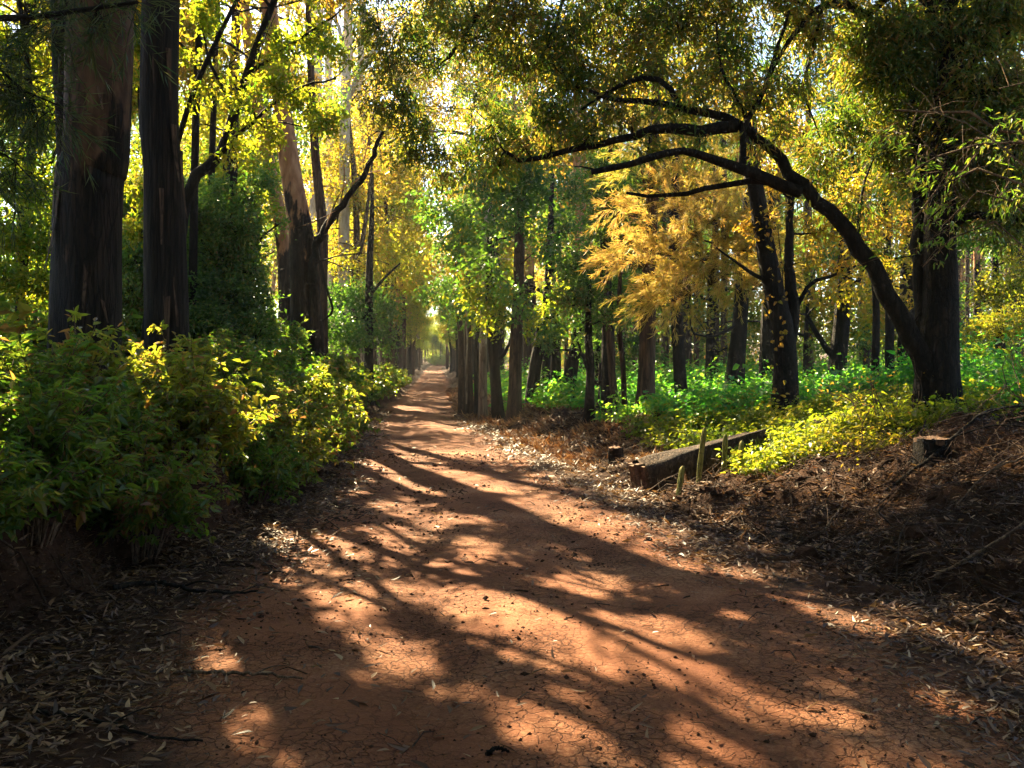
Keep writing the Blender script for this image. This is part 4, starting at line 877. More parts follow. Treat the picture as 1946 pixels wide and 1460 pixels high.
row('evergreen_tree', 'dense dark evergreen crown hanging low behind the road-edge trunks', 1040, 29, [(1042, 600), (1044, 500)], [.2, .18, .14, .06], BARK_DARK, LEAF_DARK,
    [(900, 560, 31, .9), (940, 500, 30, 1.0), (990, 560, 29, .9), (1030, 510, 29, 1.0), (1080, 570, 28, .9), (1120, 520, 28, 1.0), (1160, 570, 27, .9), (1200, 520, 27, .9), (1190, 620, 27, .7), (1060, 630, 28, .6), (1110, 640, 27, .6), (960, 440, 30, 1.0), (1060, 440, 30, 1.1), (1140, 440, 29, 1.1),
     (1210, 440, 28, 1.0), (1000, 610, 29, .6), (1150, 660, 27, .5), (1240, 580, 27, .8), (1000, 380, 31, 1.1), (1090, 360, 31, 1.1), (1190, 350, 30, 1.1), (880, 610, 32, .6)], [(((1042, 560, 29), (960, 520, 29), (900, 500, 30)), .07, .02), (((1042, 580, 29), (1120, 530, 28.5), (1200, 520, 28)), .07, .02)], seed=85, style='broadfar', top=W(1050, 330, 30), cov=.9, var=(0, .8))
row('broadleaf_tree', 'olive leafy tree filling the space between the golden tree and the forked trunk', 1350, 34, [(1352, 600), (1356, 480)], [.22, .2, .15, .06], BARK_DARK, LEAF_GOLD,
    [(1270, 560, 33, 1.0), (1330, 600, 33, .9), (1390, 570, 33, 1.0), (1440, 610, 33, .9), (1480, 560, 34, 1.0), (1420, 500, 34, 1.1), (1350, 490, 34, 1.1), (1280, 480, 35, 1.1), (1540, 600, 33, .9), (1520, 520, 34, 1.0), (1580, 620, 33, .8), (1640, 620, 33, .9), (1700, 620, 33, .9), (1760, 600, 33, .9),
     (1480, 430, 35, 1.2), (1390, 400, 35, 1.2), (1310, 380, 36, 1.2), (1250, 400, 36, 1.1), (1260, 640, 32, .7), (1390, 650, 32, .6), (1500, 650, 32, .6), (1660, 560, 34, .9), (1740, 540, 34, .9)], [(((1352, 560, 34), (1450, 540, 33.5), (1560, 560, 33)), .08, .02), (((1352, 580, 34), (1300, 540, 33.5), (1260, 520, 33)), .07, .02)], seed=86, style='broadfar', top=W(1370, 360, 35), cov=.7, var=(.1, .95))
row('roadside_tree', 'short black trunk leaning right out of the undergrowth', 1008, 26, [(1018, 690), (1028, 640)], [.2, .19, .17, .08], BARK_DARK, LEAF_LIME,
    [(1040, 590, 25.5, .6), (1010, 620, 25, .45), (1060, 620, 25, .5), (1070, 550, 26, .8)], seed=67, style='broadfar', top=W(1040, 540, 26), var=(.1, .9))
row('roadside_tree', 'thick black stub of a trunk, upright beside a leaning one', 1056, 27, [(1056, 690), (1055, 640)], [.18, .17, .15, .08], BARK_DARK, LEAF_DARK, [(1050, 570, 27, .8), (1090, 500, 27, 1.0)], seed=68, style='broadfar', top=W(1056, 560, 27))
row('roadside_tree', 'black trunk leaning right under dense dark leaves', 1076, 25, [(1084, 710), (1096, 650), (1104, 600)], [.23, .19, .16, .14, .06], BARK_DARK, LEAF_DARK,
    [(1110, 560, 23, .8), (1080, 600, 23, .6), (1130, 610, 22.5, .6), (1150, 540, 23, .75), (1060, 520, 24, .8), (1100, 480, 24, .9), (1160, 460, 24, .9), (1040, 650, 24, .4), (1110, 650, 23, .4)], seed=69, style='broad', top=W(1110, 480, 24.5), cov=.8, var=(0, .8))
row('slender_tree', 'thin dark stem forking low at the edge of the bright undergrowth', 1119, 19.5, [(1122, 700), (1118, 640)], [.12, .10, .09, .04], BARK_DARK, LEAF_DARK,
    [(1120, 560, 19.5, .6), (1080, 570, 19.5, .55), (1150, 600, 19.3, .45), (1100, 500, 20, .7)], [(((1121, 715, 19.5), (1108, 680, 19.4), (1098, 650, 19.4)), .05, .02), (((1121, 720, 19.5), (1138, 730, 19.5), (1140, 690, 19.5)), .05, .03)], seed=70, top=W(1120, 520, 19.5), cov=.8, var=(0, .9))
row('slender_tree', 'straight black trunk standing behind a crooked grey stem', 1152, 21.5, [(1156, 680), (1155, 600), (1150, 480)], [.22, .17, .15, .13, .05], BARK_DARK, LEAF_DARK,
    [(1170, 390, 21, .9), (1120, 350, 21, .9), (1200, 450, 20.5, .7), (1090, 300, 22, .9), (1160, 300, 22, 1.0)], seed=71, top=W(1160, 280, 22), cov=.75, var=(0, .9))
row('slender_tree', 'crooked grey-brown stem curving past the straight black trunk', 1172, 20.5, [(1164, 720), (1158, 640), (1150, 570), (1165, 480)], [.09, .085, .08, .07, .06, .03], BARK_MID, LEAF_DARK, [(1180, 370, 20.5, .6), (1140, 430, 20, .5)], seed=72, top=W(1178, 380, 20.5))
row('slender_tree', 'thin grey-brown stem left of the golden feathery tree', 1187, 20, [(1184, 700), (1176, 620), (1178, 540)], [.07, .065, .06, .05, .02], BARK_MID, LEAF_DARK, [(1190, 440, 20, .5)], seed=73, top=W(1185, 440, 20))
row('slender_tree', 'straight black trunk right of the golden tree foot', 1296, 24, [(1290, 680), (1286, 580), (1280, 440)], [.19, .165, .15, .12, .06], BARK_DARK, LEAF_GOLD,
    [(1320, 240, 25, 1.0), (1260, 200, 25, 1.0), (1340, 160, 26, 1.1), (1240, 120, 26, 1.1)], seed=74, style='broadfar', top=W(1290, 160, 25), cov=.6)
row('slender_tree', 'tilted dark trunk with one low bare branch reaching left', 1392, 25, [(1402, 660), (1408, 580), (1420, 440)], [.3, .23, .2, .17, .08], BARK_DARK, LEAF_GOLD,
    [(1440, 300, 26, 1.0), (1480, 220, 26, 1.0), (1400, 180, 26, 1.1), (1360, 60, 27, 1.2)], [(((1408, 610, 25), (1380, 630, 24.6), (1345, 640, 24.2), (1315, 630, 24), (1312, 595, 24)), .06, .025)], seed=75, style='broadfar', top=W(1430, 180, 25.5), cov=.6)
row('slender_tree', 'straight dark trunk just left of the twin-stemmed tree', 1460, 28, [(1460, 660), (1462, 560)], [.3, .26, .24, .12], BARK_DARK, LEAF_DARK, [(1480, 380, 28, 1.1), (1430, 360, 28, 1.0)], seed=76, style='broadfar', top=W(1465, 360, 28), cov=.7)
row('forked_tree', 'dark trunk forking into two limbs beyond the flat-topped stump', 1588, 28, [(1592, 690), (1600, 610), (1606, 500)], [.33, .27, .26, .2, .08], BARK_DARK, LEAF_GOLD,
    [(1560, 560, 26, .7), (1620, 540, 27, .9), (1660, 480, 27, 1.0), (1600, 450, 27, 1.0), (1540, 480, 27, .8), (1700, 400, 27, 1.0), (1640, 370, 28, 1.1), (1580, 340, 28, 1.0), (1700, 560, 26, .8), (1660, 600, 25, .7), (1720, 480, 27, .9), (1560, 250, 28, 1.2), (1660, 260, 28, 1.2), (1730, 300, 28, 1.1)],
    [(((1592, 690, 28), (1570, 660, 28), (1550, 630, 28), (1535, 600, 28)), .14, .06), (((1604, 560, 28), (1640, 520, 27.5), (1690, 440, 27)), .1, .03)], seed=77, style='broadfar', top=W(1612, 300, 28), cov=.62, var=(.2, 1))
row('slender_tree', 'dark trunk just left of the foot of the arching tree', 1724, 30, [(1726, 640), (1728, 520)], [.4, .32, .28, .14], BARK_DARK, LEAF_GOLD, [(1760, 500, 29, .9), (1740, 380, 30, 1.1), (1800, 420, 30, 1.1)], seed=78, style='broadfar', top=W(1730, 260, 30), cov=.6, var=(.2, 1))
row('broadleaf_tree', 'yellow-green leafy tree at the right edge beyond the arching tree', 1900, 24, [(1900, 640), (1895, 560)], [.16, .14, .12, .05], BARK_DARK, LEAF_LIME,
    [(1870, 560, 23, .7), (1920, 540, 23, .8), (1900, 620, 22, .7), (1850, 620, 23, .6), (1950, 600, 22, .8), (1880, 480, 24, .8), (1940, 470, 24, .8), (1990, 520, 23, .9), (1860, 670, 22, .45)], seed=79, style='broad', top=W(1890, 480, 24), cov=.7, var=(.3, 1))
row('broadleaf_tree', 'dim olive tree filling the gap above the arching limb', 1660, 19, [(1664, 560), (1640, 420), (1620, 300)], [.09, .08, .06, .04, .02], BARK_DARK, LEAF_GOLD,
    [(1660, 420, 18, .55), (1610, 350, 18.5, .6), (1700, 340, 18, .6), (1580, 270, 19, .65), (1660, 240, 19, .7), (1720, 200, 19, .7), (1520, 200, 19.5, .7), (1600, 160, 19.5, .7), (1680, 520, 17.5, .4), (1740, 420, 18, .5)], seed=80, style='broad', top=W(1610, 120, 19.5), cov=.62, var=(.15, 1))

# ------------------------------------------------------------------ repeated trees: a few kinds built once, then copied
def kind_gum(i, H=17, low=5.0, leafm=LEAF_GOLD, bark=BARK_MID, r=.24, spread=2.8, cov=.36, sway=.5, nb=8):
    rng = np.random.default_rng(900 + i)
    z0 = np.array([0, 0, -.15])
    tr = [z0, np.array([rng.normal(0, .1), rng.normal(0, .1), H * .25]), np.array([rng.normal(0, sway), rng.normal(0, sway), H * .6]), np.array([rng.normal(0, sway * 1.6), rng.normal(0, sway * 1.6), H])]
    bl = high_blobs(rng, (0, 0, (H + low) / 2 + .8), spread, spread, (H - low) / 2, nb, (.9, 1.6))
    return make_tree('avenue_tree', 'x', 'tree', (0, 0, 0), tr, [r, r * .85, r * .7, r * .3], bark, leafm, (), bl, 'distant' if i == 2 else 'broadfar', 9, .05, .5, seed=910 + i, cov=cov, var=(.05, 1), gaps=False)
kinds = [kind_gum(0), kind_gum(1, 14, 3.6, LEAF_LIME, BARK_MID, .2, 2.6, .4, nb=8), kind_gum(2, 20, 7, LEAF_GOLD, BARK_TAN, .27, 3.0, .5), kind_gum(3, 12, 3.0, LEAF_DARK, BARK_DARK, .19, 2.6, .42, nb=8)]
def kind_pine(i):
    rng = np.random.default_rng(950 + i); H = 17
    tr = [np.array([0, 0, -.15]), np.array([.1, 0, 6]), np.array([rng.normal(0, .2), 0, H])]
    def ex(rng, tm, cm, base):
        n = 40; z = rng.uniform(2.5, 11, n); a = rng.uniform(0, 6.28, n); l = rng.uniform(.5, 1.6, n)
        A = np.c_[np.zeros(n), np.zeros(n), z]; C_ = A + np.c_[np.cos(a) * l, np.sin(a) * l, rng.uniform(-.5, .2, n)]
        thin_tubes(tm, A, (A + C_) / 2 + np.array([0, 0, .1]), C_, .018)
    return make_tree('pine_tree', 'x', 'tree', (0, 0, 0), tr, [.17, .15, .07], BARK_MID if i else BARK_TAN, LEAF_DARK, (), high_blobs(rng, (0, 0, 14), 1.6, 1.6, 3.2, 4, (.6, 1.0)), 'gumfar', 8, .03, .3, seed=960 + i, cov=.5, extra=ex, gaps=False)
pines = [kind_pine(0), kind_pine(1)]
used = {}
def place(proto, X, Y, s, label, group, rz=None):
    rr = random.Random(int(X * 131 + Y * 977))
    loc = (X, Y, float(ground_z(X, Y)) - .05)
    rz = rr.uniform(0, 6.28) if rz is None else rz
    if not used.get(proto.name):
        used[proto.name] = True
        proto.location = loc; proto.rotation_euler = (0, 0, rz); proto.scale = (s, s, s); proto['label'] = label; proto['group'] = group
        return proto
    return dup(proto, loc, rz, s, label, group)

rr = random.Random(77)
GL = 'trees lining the left edge of the road'
GR = 'trees lining the right edge of the road'
LL = 'tall trunk in the leafy tunnel along the left road edge past the hooked branch'
LR = 'tall trunk in the leafy tunnel along the right road edge past the striped trunk'
for Y in [41, 45, 49, 53, 57, 62, 67, 72, 78, 85, 92, 100, 109, 119, 130, 142, 155, 168]:
    u = -(float(foot_l(Y)) + rr.uniform(.9, 1.7))
    place(kinds[rr.choice([0, 1, 0, 2, 3])], road_x(Y) + u, Y + rr.uniform(-1, 1), rr.uniform(.8, 1.1), LL, GL)
for Y in [46, 51, 56, 60, 66, 72, 79, 87, 96, 106, 117, 129, 142, 156, 170]:
    u = float(foot_r(Y)) + rr.uniform(.8, 2.2)
    place(kinds[rr.choice([0, 2, 1, 2, 3])], road_x(Y) + u, Y + rr.uniform(-1, 1), rr.uniform(.7, .95), LR, GR)
for Y in [38, 70, 82, 95, 110, 128, 148]:
    for k in (0, 1):
        u = -(rr.uniform(5, 9) + k * rr.uniform(5, 8) + 2)
        place(kinds[rr.choice([0, 1, 2, 3])], road_x(Y) + u, Y + rr.uniform(-3, 3), rr.uniform(.85, 1.25), 'tree deep in the left wood behind the trunks of the road edge', 'trees deep in the left wood')
for Y in [44, 54, 65, 78, 95, 115, 140]:
    for k in (0, 1):
        u = rr.uniform(5, 8) + k * rr.uniform(6, 9)
        place(kinds[rr.choice([0, 1, 2])], road_x(Y) + u, Y + rr.uniform(-3, 3), rr.uniform(.85, 1.15), 'tree deep in the right wood behind the trunks of the road edge', 'trees deep in the right wood')
for Y, u, k in [(86, -7, 2), (92, -16, 0), (100, -9, 2), (112, -12, 0), (125, -8, 2), (140, -7, 0), (74, -22, 1), (60, 7, 2), (76, 9, 0), (92, 7, 2), (110, 8, 0), (130, 6, 2), (150, -5.5, 2), (150, 5.5, 0)]:
    place(kinds[k], road_x(Y) + u, Y, rr.uniform(1.5, 1.9), 'very tall sunlit tree rising over the leafy tunnel', 'tall trees over the tunnel')
for Y, u in [(70, -1.9), (84, 2.0), (98, -1.9), (115, 1.9), (133, -1.8)]:
    place(kinds[3 if u > 0 else 1], road_x(Y) + u * 1.25, Y, .85, 'low leafy tree leaning its crown over the far part of the road', 'low trees closing over the far road')
for Y in [176, 186, 197]:
    for u in (-9, -5.5, -3.2, 3.0, 5, 8):
        place(kinds[rr.choice([1, 3, 1])], road_x(Y) + u + rr.uniform(-.6, .6), Y + rr.uniform(-3, 3), rr.uniform(.8, 1.0), 'hazy tree closing the far end of the road', 'trees at the far end of the road')
for Y in [205, 212, 222]:
    for u in (-4, -1.5, 0.5, 2.5, 5):
        place(kinds[rr.choice([1, 3])], -17.6 + u + rr.uniform(-.6, .6), Y + rr.uniform(-3, 3), rr.uniform(.6, .9), 'hazy tree closing the far end of the road', 'trees at the far end of the road')
# plantation behind the green undergrowth
for r in range(9):
    Y0 = 36 + r * 5.2
    for k in range(13):
        X = 3.5 + k * 2.9 + (r % 2) * 1.3 + rr.uniform(-.5, .5); Y = Y0 + rr.uniform(-.9, .9)
        if X < road_x(Y) + 8 or X > (1990 - CX) / F * Y: continue
        place(pines[0 if rr.random() < .3 else 1], X, Y, rr.uniform(.75, 1.1), 'straight slender trunk of the plantation beyond the green undergrowth', 'plantation trunks beyond the undergrowth')

# wood that reads as one mass
def treeline(name, label, pts, n, zr, mat, seed, L=.6):
    rng = np.random.default_rng(seed); mb = MB()
    t = rng.uniform(0, 1, n); i = np.interp(t, np.linspace(0, 1, len(pts)), np.arange(len(pts)))
    k = np.minimum(i.astype(int), len(pts) - 2); f = (i - k)[:, None]; q = np.asarray(pts, float)
    c = q[k] * (1 - f) + q[k + 1] * f
    X = c[:, 0] + rng.normal(0, 3.0, n); Y = c[:, 1] + rng.normal(0, 3.0, n); z = rng.uniform(zr[0], zr[1], n)
    keep = fbm(X * .22, Y * .22, z * .22, seed, 3) > -.32 + .3 * (z / zr[1])
    X, Y, z = X[keep], Y[keep], z[keep]; m = len(X)
    P = np.c_[X, Y, ground_z(X, Y, False) + z]
    leaves(mb, P, rng.normal(size=(m, 3)) + np.array([0, 0, -.6]), rng.normal(size=(m, 3)) + np.array([0, 0, .8]), L * rng.uniform(.5, 1.2, m), L * .5 * rng.uniform(.5, 1.2, m),
           np.clip(.5 + .5 * fbm(X * .15, Y * .15, z * .3, seed + 9, 2) + rng.normal(0, .15, m), 0, 1), True)
    tag(mb.build(name, mat, smooth=False), label, None, None, 'stuff')
treeline('far_wood', 'far wood reading as one green mass', [(-60, 40), (-42, 70), (-38, 110), (-40, 190), (-24, 235), (-8, 238), (10, 180), (22, 120)], 170000, (0, 33), LEAF_LIME, 5, .75)
treeline('far_wood', 'dim far wood behind the plantation trunks', [(4, 128), (30, 100), (62, 78), (75, 50)], 170000, (0, 30), LEAF_GOLD, 6, .65)

treeline('understorey', 'dim brushy understorey among the plantation trunks', [(9, 62), (30, 58), (52, 48)], 60000, (0, 11), LEAF_DARK, 7, .42)
# unseen leaves behind and overhead, added to keep sky light off the foreground
def unseen_leaf_screen():
    rng = np.random.default_rng(14); mb = MB(); n = 60000
    a = rng.uniform(math.pi * .98, math.pi * 2.02, n); rad = rng.normal(13, 2.2, n)
    P1 = np.c_[np.cos(a) * rad, np.sin(a) * rad, rng.uniform(0, 16, n)]
    m = 80000
    P2 = np.c_[rng.uniform(-14, 14, m), rng.uniform(-13, 8.0, m), rng.normal(12.0, 1.3, m)]
    P = np.vstack([P1, P2]); n = len(P)
    keep = fbm(P[:, 0] * .3, P[:, 1] * .3, P[:, 2] * .3, 4, 3) > -.4
    P = P[keep]; n = len(P)
    leaves(mb, P, rng.normal(size=(n, 3)) + np.array([0, 0, -.6]), rng.normal(size=(n, 3)) + np.array([0, 0, .8]), .4 * rng.uniform(.5, 1.2, n), .2 * rng.uniform(.5, 1.2, n), rng.uniform(0, 1, n), True)
    tag(mb.build('unseen_leaf_screen', LEAF_DARK, smooth=False), 'unseen leaves of the wood behind and overhead, added to block sky light', None, None, 'stuff')
unseen_leaf_screen()

# ------------------------------------------------------------------ shrubs of the left bank
def shrub_mesh(i, n_stems=56, h=1.2, r=.95, L=.088, Wd=.041, leafm=LEAF_BUSH, per=48):
    rng = np.random.default_rng(700 + i)
    root = empty('bank_shrub', (0, 0, 0), 'x', 'shrub')
    sm, lm = MB(), MB()
    a = rng.uniform(0, 6.28, n_stems); rad = rng.uniform(0, 1, n_stems) ** .5 * r
    top = np.c_[np.cos(a) * rad, np.sin(a) * rad, h * (1 - .62 * (rad / r) ** 2) * rng.uniform(.6, 1.12, n_stems)]
    A = np.c_[np.cos(a) * rad * .25, np.sin(a) * rad * .25, np.full(n_stems, -.15)]
    M = (A + top) / 2 + np.c_[-np.cos(a) * .1, -np.sin(a) * .1, np.full(n_stems, .12)]
    thin_tubes(sm, A, M, top, .009)
    # side twigs
    k = np.repeat(np.arange(n_stems), 4); m = len(k)
    t = rng.uniform(.3, .95, m)[:, None]
    Sx = np.where(t < .5, A[k] + (M - A)[k] * t * 2, M[k] + (top - M)[k] * (t * 2 - 1))
    d = unit(rng.normal(0, 1, (m, 3)) * np.array([1, 1, .5]) + np.c_[np.cos(a), np.sin(a), np.full(n_stems, .3)][k] * .7)
    E = Sx + d * rng.uniform(.15, .42, m)[:, None]
    thin_tubes(sm, Sx, (Sx + E) / 2 + np.array([0, 0, .02]), E, .004)
    B0 = np.vstack([np.repeat(M, 1, 0), Sx]); B1 = np.vstack([top, E])
    q = np.repeat(np.arange(len(B0)), np.r_[np.full(n_stems, per // 2), np.full(m, per // 3)]); n = len(q)
    t = rng.uniform(.15, 1.05, n)[:, None]
    P = B0[q] + (B1 - B0)[q] * t + rng.normal(0, .015, (n, 3))
    ax = unit(B1 - B0)[q]
    D = unit(ax * .45 + rng.normal(0, .7, (n, 3)) * np.array([1, 1, .5]) + np.array([0, 0, -.28]))
    Nn = rng.normal(0, .45, (n, 3)) + np.array([0, 0, 1.0])
    sc = np.exp(rng.normal(-.22, .38, n)).clip(.3, 1.7)
    v = np.clip(rng.normal(.5, .2, n) + .45 * (rng.uniform(0, 1, n) > .95) + .25 * noise(P[:, 0] * 2, P[:, 1] * 2, P[:, 2] * 2, i), 0, 1)
    leaves(lm, P, D, Nn, L * sc, Wd * sc, v, False, .2, .22, rng.uniform(-.08, .08, n))
    sm.build('stems', WOOD_GREY, root); lm.build('foliage', leafm, root, smooth=False)
    return root
sh_near = [shrub_mesh(0, 62, L=.074, Wd=.036, per=60), shrub_mesh(1, 56, 1.1, .85, .09, .034), shrub_mesh(2, 54, 1.25, .8, .085, .045, LEAF_SPRIG)]
sh_far = [shrub_mesh(3, 34, 1.5, 1.1, .16, .09, LEAF_BUSH, 22), shrub_mesh(4, 34, 1.4, 1.1, .17, .085, LEAF_LIME, 20)]
names = {}
NEAR = [  # u offset beyond the bank foot, Y, scale, kind, label
    (.55, 5.0, 1.0, 0, 'dark leafy shrub lowest on the left bank at the picture edge'),
    (.55, 6.2, 1.0, 1, 'long-leaved shrub on the left bank over the pale broken root'),
    (1.5, 5.6, 1.15, 0, 'large-leaved green shrub rising at the left picture edge'),
    (2.3, 7.0, 1.3, 2, 'tallest big-leaved shrub beside the foot of the thickest trunk, at the picture edge'),
    (1.2, 7.2, 1.05, 1, 'green shrub on the bank below the foot of the thickest trunk'),
    (.5, 7.5, .95, 0, 'shrub hanging over the bare earth face below the thickest trunk'),
    (1.9, 8.6, 1.05, 2, 'sunlit lime shrub directly under the thickest trunk'),
    (.7, 8.8, 1.0, 2, 'sunlit shrub with lime sprigs hanging over the dark bank face'),
    (1.5, 10.0, 1.1, 2, 'bright yellow-green shrub in the gap between the two big trunks'),
    (.6, 10.2, 1.0, 1, 'shrub with sunlit yellow tips near the middle of the left bank'),
    (1.3, 11.6, 1.1, 0, 'green shrub in front of the second big trunk'),
    (.55, 11.7, 1.0, 2, 'low rusty-green shrub leaning towards the leaf litter'),
    (1.9, 13.0, 1.15, 0, 'shaded shrub right of the second big trunk'),
    (.6, 13.2, 1.05, 0, 'green shrub over the bank where the litter narrows'),
    (1.4, 15.0, 1.2, 1, 'dim shrub in the hollow before the two-toned tree'),
    (.55, 15.0, 1.05, 2, 'shrub with fine lime leaves low at the bend'),
    (.6, 17.0, 1.1, 0, 'rounded shrub sticking out furthest at the road bend'),
    (1.6, 17.6, 1.2, 0, 'shrub right in front of the two-toned tree foot'),
    (.7, 19.3, 1.1, 2, 'last lime shrub before the hedge turns away at the bend'),
]
for du, Y, s, k, lab in NEAR:
    u = -(float(foot_l(Y)) + du * .9 - .22)
    X = float(road_x(Y)) + u
    p = sh_near[k]
    q = place(p, X, Y, s, lab, 'shrubs on the left bank')
for j, Y in enumerate(np.arange(21.5, 60, 1.9)):
    for kk in (0, 1):
        u = -(float(foot_l(Y)) + .6 + kk * 1.3 + rr.uniform(-.2, .2))
        place(sh_far[(j + kk) % 2 if rr.random() < .8 else 0], float(road_x(Y)) + u, Y + rr.uniform(-.5, .5), rr.uniform(.75, 1.05), 'leafy shrub of the long hedge along the left road edge past the bend', 'hedge shrubs past the bend')
for j, (X, Y, s) in enumerate([(-8.5, 9.5, 1.5), (-9.5, 12.5, 1.6), (-7.6, 14.5, 1.5), (-8.8, 17, 1.7), (-6.8, 18, 1.5), (-10.5, 20, 1.7), (-8.2, 21.5, 1.6), (-11.5, 15, 1.7), (-6.9, 16.2, 1.3), (-9.9, 24, 1.8), (-7.8, 25.5, 1.6), (-13, 22, 1.9), (-11.5, 28, 1.9), (-9, 30, 1.8), (-14.5, 27, 2)]):
    place(sh_far[j % 2], X, Y, s, 'tall shrub in the dim wood behind the big left trunks', 'shrubs behind the left trunks')
for j, (X, Y, s) in enumerate([(-17.6, 199, 1.6), (-16.2, 203, 1.8), (-19.2, 203, 1.9), (-18, 208, 2.2), (-15, 198, 1.6)]):
    place(sh_far[0], X, Y, s, 'hazy blue-green bush at the vanishing point of the road', 'bushes at the end of the road')

# ------------------------------------------------------------------ green undergrowth right of the road, and under the left wood
def herbs(name, label, X, Y, h, mat, seed, L=.10, Wd=.07, per=12, var=(0, 1)):
    rng = np.random.default_rng(seed); mb = MB(); n = len(X)
    B = np.c_[X, Y, ground_z(X, Y)]
    top = B + np.c_[rng.normal(0, .12, n), rng.normal(0, .12, n), h]
    thin_tubes(mb, B, (B + top) / 2, top, .005, .2)
    k = np.repeat(np.arange(n), per); m = len(k); t = rng.uniform(.25, 1, m)[:, None]
    a = rng.uniform(0, 6.28, m); out = np.c_[np.cos(a), np.sin(a), np.zeros(m)]
    P = B[k] + (top - B)[k] * t + out * rng.uniform(.01, .16, m)[:, None]
    D = unit(out + np.c_[np.zeros((m, 2)), rng.normal(-.15, .35, m)])
    Nn = np.array([0, 0, 1.0]) + rng.normal(0, .4, (m, 3))
    sc = np.exp(rng.normal(-.25, .42, m)).clip(.25, 1.8) * np.repeat(np.clip(np.sqrt(Y / 16), .8, 2), per)
    cl = noise(P[:, 0] * .9, P[:, 1] * .9, 0, seed) * .25
    leaves(mb, P, D, Nn, L * sc, Wd * sc, np.clip(rng.normal((var[0] + var[1]) / 2, (var[1] - var[0]) * .22, m) + cl, 0, 1), False, .15, .2)
    return tag(mb.build(name, mat, smooth=False), label, None, None, 'stuff')
rg = np.random.default_rng(31)
n = 15000
Y = 13.0 + 32 * rg.uniform(0, 1, n) ** 1.15
X = road_x(Y) + foot_r(Y) + .3 + rg.uniform(0, 1, n) * (np.maximum(2, (2050 - CX) / F * Y - road_x(Y) - foot_r(Y)))
u_ = X - road_x(Y) - foot_r(Y)
dens = sstep(np.where(Y > 24, .1, 1.2), np.where(Y > 24, .9, 2.6), u_ + .8 * noise(X * .8, Y * .8, 0, 3)) * (fbm(X * .5, Y * .5, 0, 8, 3) > -.48)
kp = (rg.uniform(0, 1, n) < dens) & ~((Y < 15) & (X < 4.8))
X, Y = X[kp], Y[kp]
herbs('undergrowth', 'bright green broad-leaved undergrowth carpeting the ground under the trees', X, Y, (.18 + .62 * np.clip(fbm(X * .6, Y * .6, 0, 12, 3) * .6 + .5, 0, 1.2) + .25 * sstep(22, 32, Y)) * np.exp(rg.normal(0, .25, len(X))), LEAF_FERN, 33)
n = 2600
X = rg.uniform(3.0, 6.4, n); Y = rg.uniform(9.8, 13.6, n)
kp = (np.hypot((X - 4.9) / 1.9, (Y - 11.8) / 1.6) + .4 * noise(X * 1.5, Y * 1.5, 0, 9) < .95) & (X - road_x(Y) - foot_r(Y) > .9)
X, Y = X[kp], Y[kp]
herbs('ground_cover', 'yellow-green sunlit herbs round the foot of the arching tree', X, Y, .18 + .22 * rg.uniform(0, 1, len(X)), LEAF_LIME, 34, .075, .05, 10, (.35, 1))
n = 1400
X = rg.uniform(1.6, 5.6, n); Y = rg.uniform(13.2, 17, n)
kp = (fbm(X * .9, Y * .9, 0, 15, 2) > -.15) & (X - road_x(Y) - foot_r(Y) > 1.1)
X, Y = X[kp], Y[kp]
herbs('ground_cover', 'fresh lime herbs and grass behind the squared log', X, Y, .2 + .25 * rg.uniform(0, 1, len(X)), LEAF_LIME, 35, .08, .055, 10, (.3, 1))
n = 900
X = rg.uniform(6.3, 9.5, n); Y = rg.uniform(9.5, 15, n)
herbs('ground_cover', 'green herbs beyond the arching tree at the edge of the wood', X, Y, .3 + .3 * rg.uniform(0, 1, n), LEAF_FERN, 36, .09, .06, 11, (.2, 1))
n = 5200
Y = 6 + 36 * rg.uniform(0, 1, n) ** 1.2; X = road_x(Y) - foot_l(Y) - .4 - rg.uniform(0, 1, n) * np.maximum(4.5, Y * .45)
herbs('undergrowth', 'dim leafy undergrowth on the floor of the left wood', X, Y, .35 + .35 * rg.uniform(0, 1, n), LEAF_BUSH, 37, .11, .065, 11, (.1, .9))

# ------------------------------------------------------------------ leaf litter, twigs, dry straw
def litter(n, seed, zone):
    rng = np.random.default_rng(seed)
    X, Y = zone(rng, n); m = len(X)
    Lr = np.exp(rng.normal(-2.75, .42, m)).clip(.02, .115) * np.clip(np.sqrt(np.abs(Y) / 9), .85, 2.2)
    P = np.c_[X, Y, ground_z(X, Y) + rng.uniform(.006, .03, m)]
    a = rng.uniform(0, 6.28, m)
    D = np.c_[np.cos(a), np.sin(a), rng.normal(.02, .22, m)]
    Nn = np.array([0, 0, 1.0]) + rng.normal(0, .38, (m, 3))
    return P, D, Nn, Lr, Lr * rng.uniform(.14, .34, m), np.clip(rng.beta(1.5, 2.0, m), 0, 1), rng.uniform(-.35, .35, m)
def zone_all(rng, n):
    Y = 2.4 + 30 * rng.uniform(0, 1, n) ** 1.5
    side = rng.uniform(0, 1, n) < .38
    wl_ = foot_l(Y) - edge_l(Y); wr_ = foot_r(Y) - edge_r(Y)
    U = np.where(side, -edge_l(Y) - rng.uniform(-.55, 1, n) * (wl_ + .45), edge_r(Y) + rng.uniform(-.45, wr_ + 3.6, n))
    d = np.where(side, -U - edge_l(Y), U - edge_r(Y))
    clump = .5 + .6 * fbm((road_x(Y) + U) * 1.3, Y * 1.3, 0, 77, 3)
    p = np.clip(.45 + d * 1.5, 0.04, 1) * np.clip(clump, .12, 1)
    k = rng.uniform(0, 1, n) < p
    return (road_x(Y) + U)[k], Y[k]
def zone_road(rng, n):
    Y = 2.6 + 17 * rng.uniform(0, 1, n) ** 1.3
    U = rng.uniform(-1.7, 1.8, n)
    return road_x(Y) + U, Y
mb = MB()
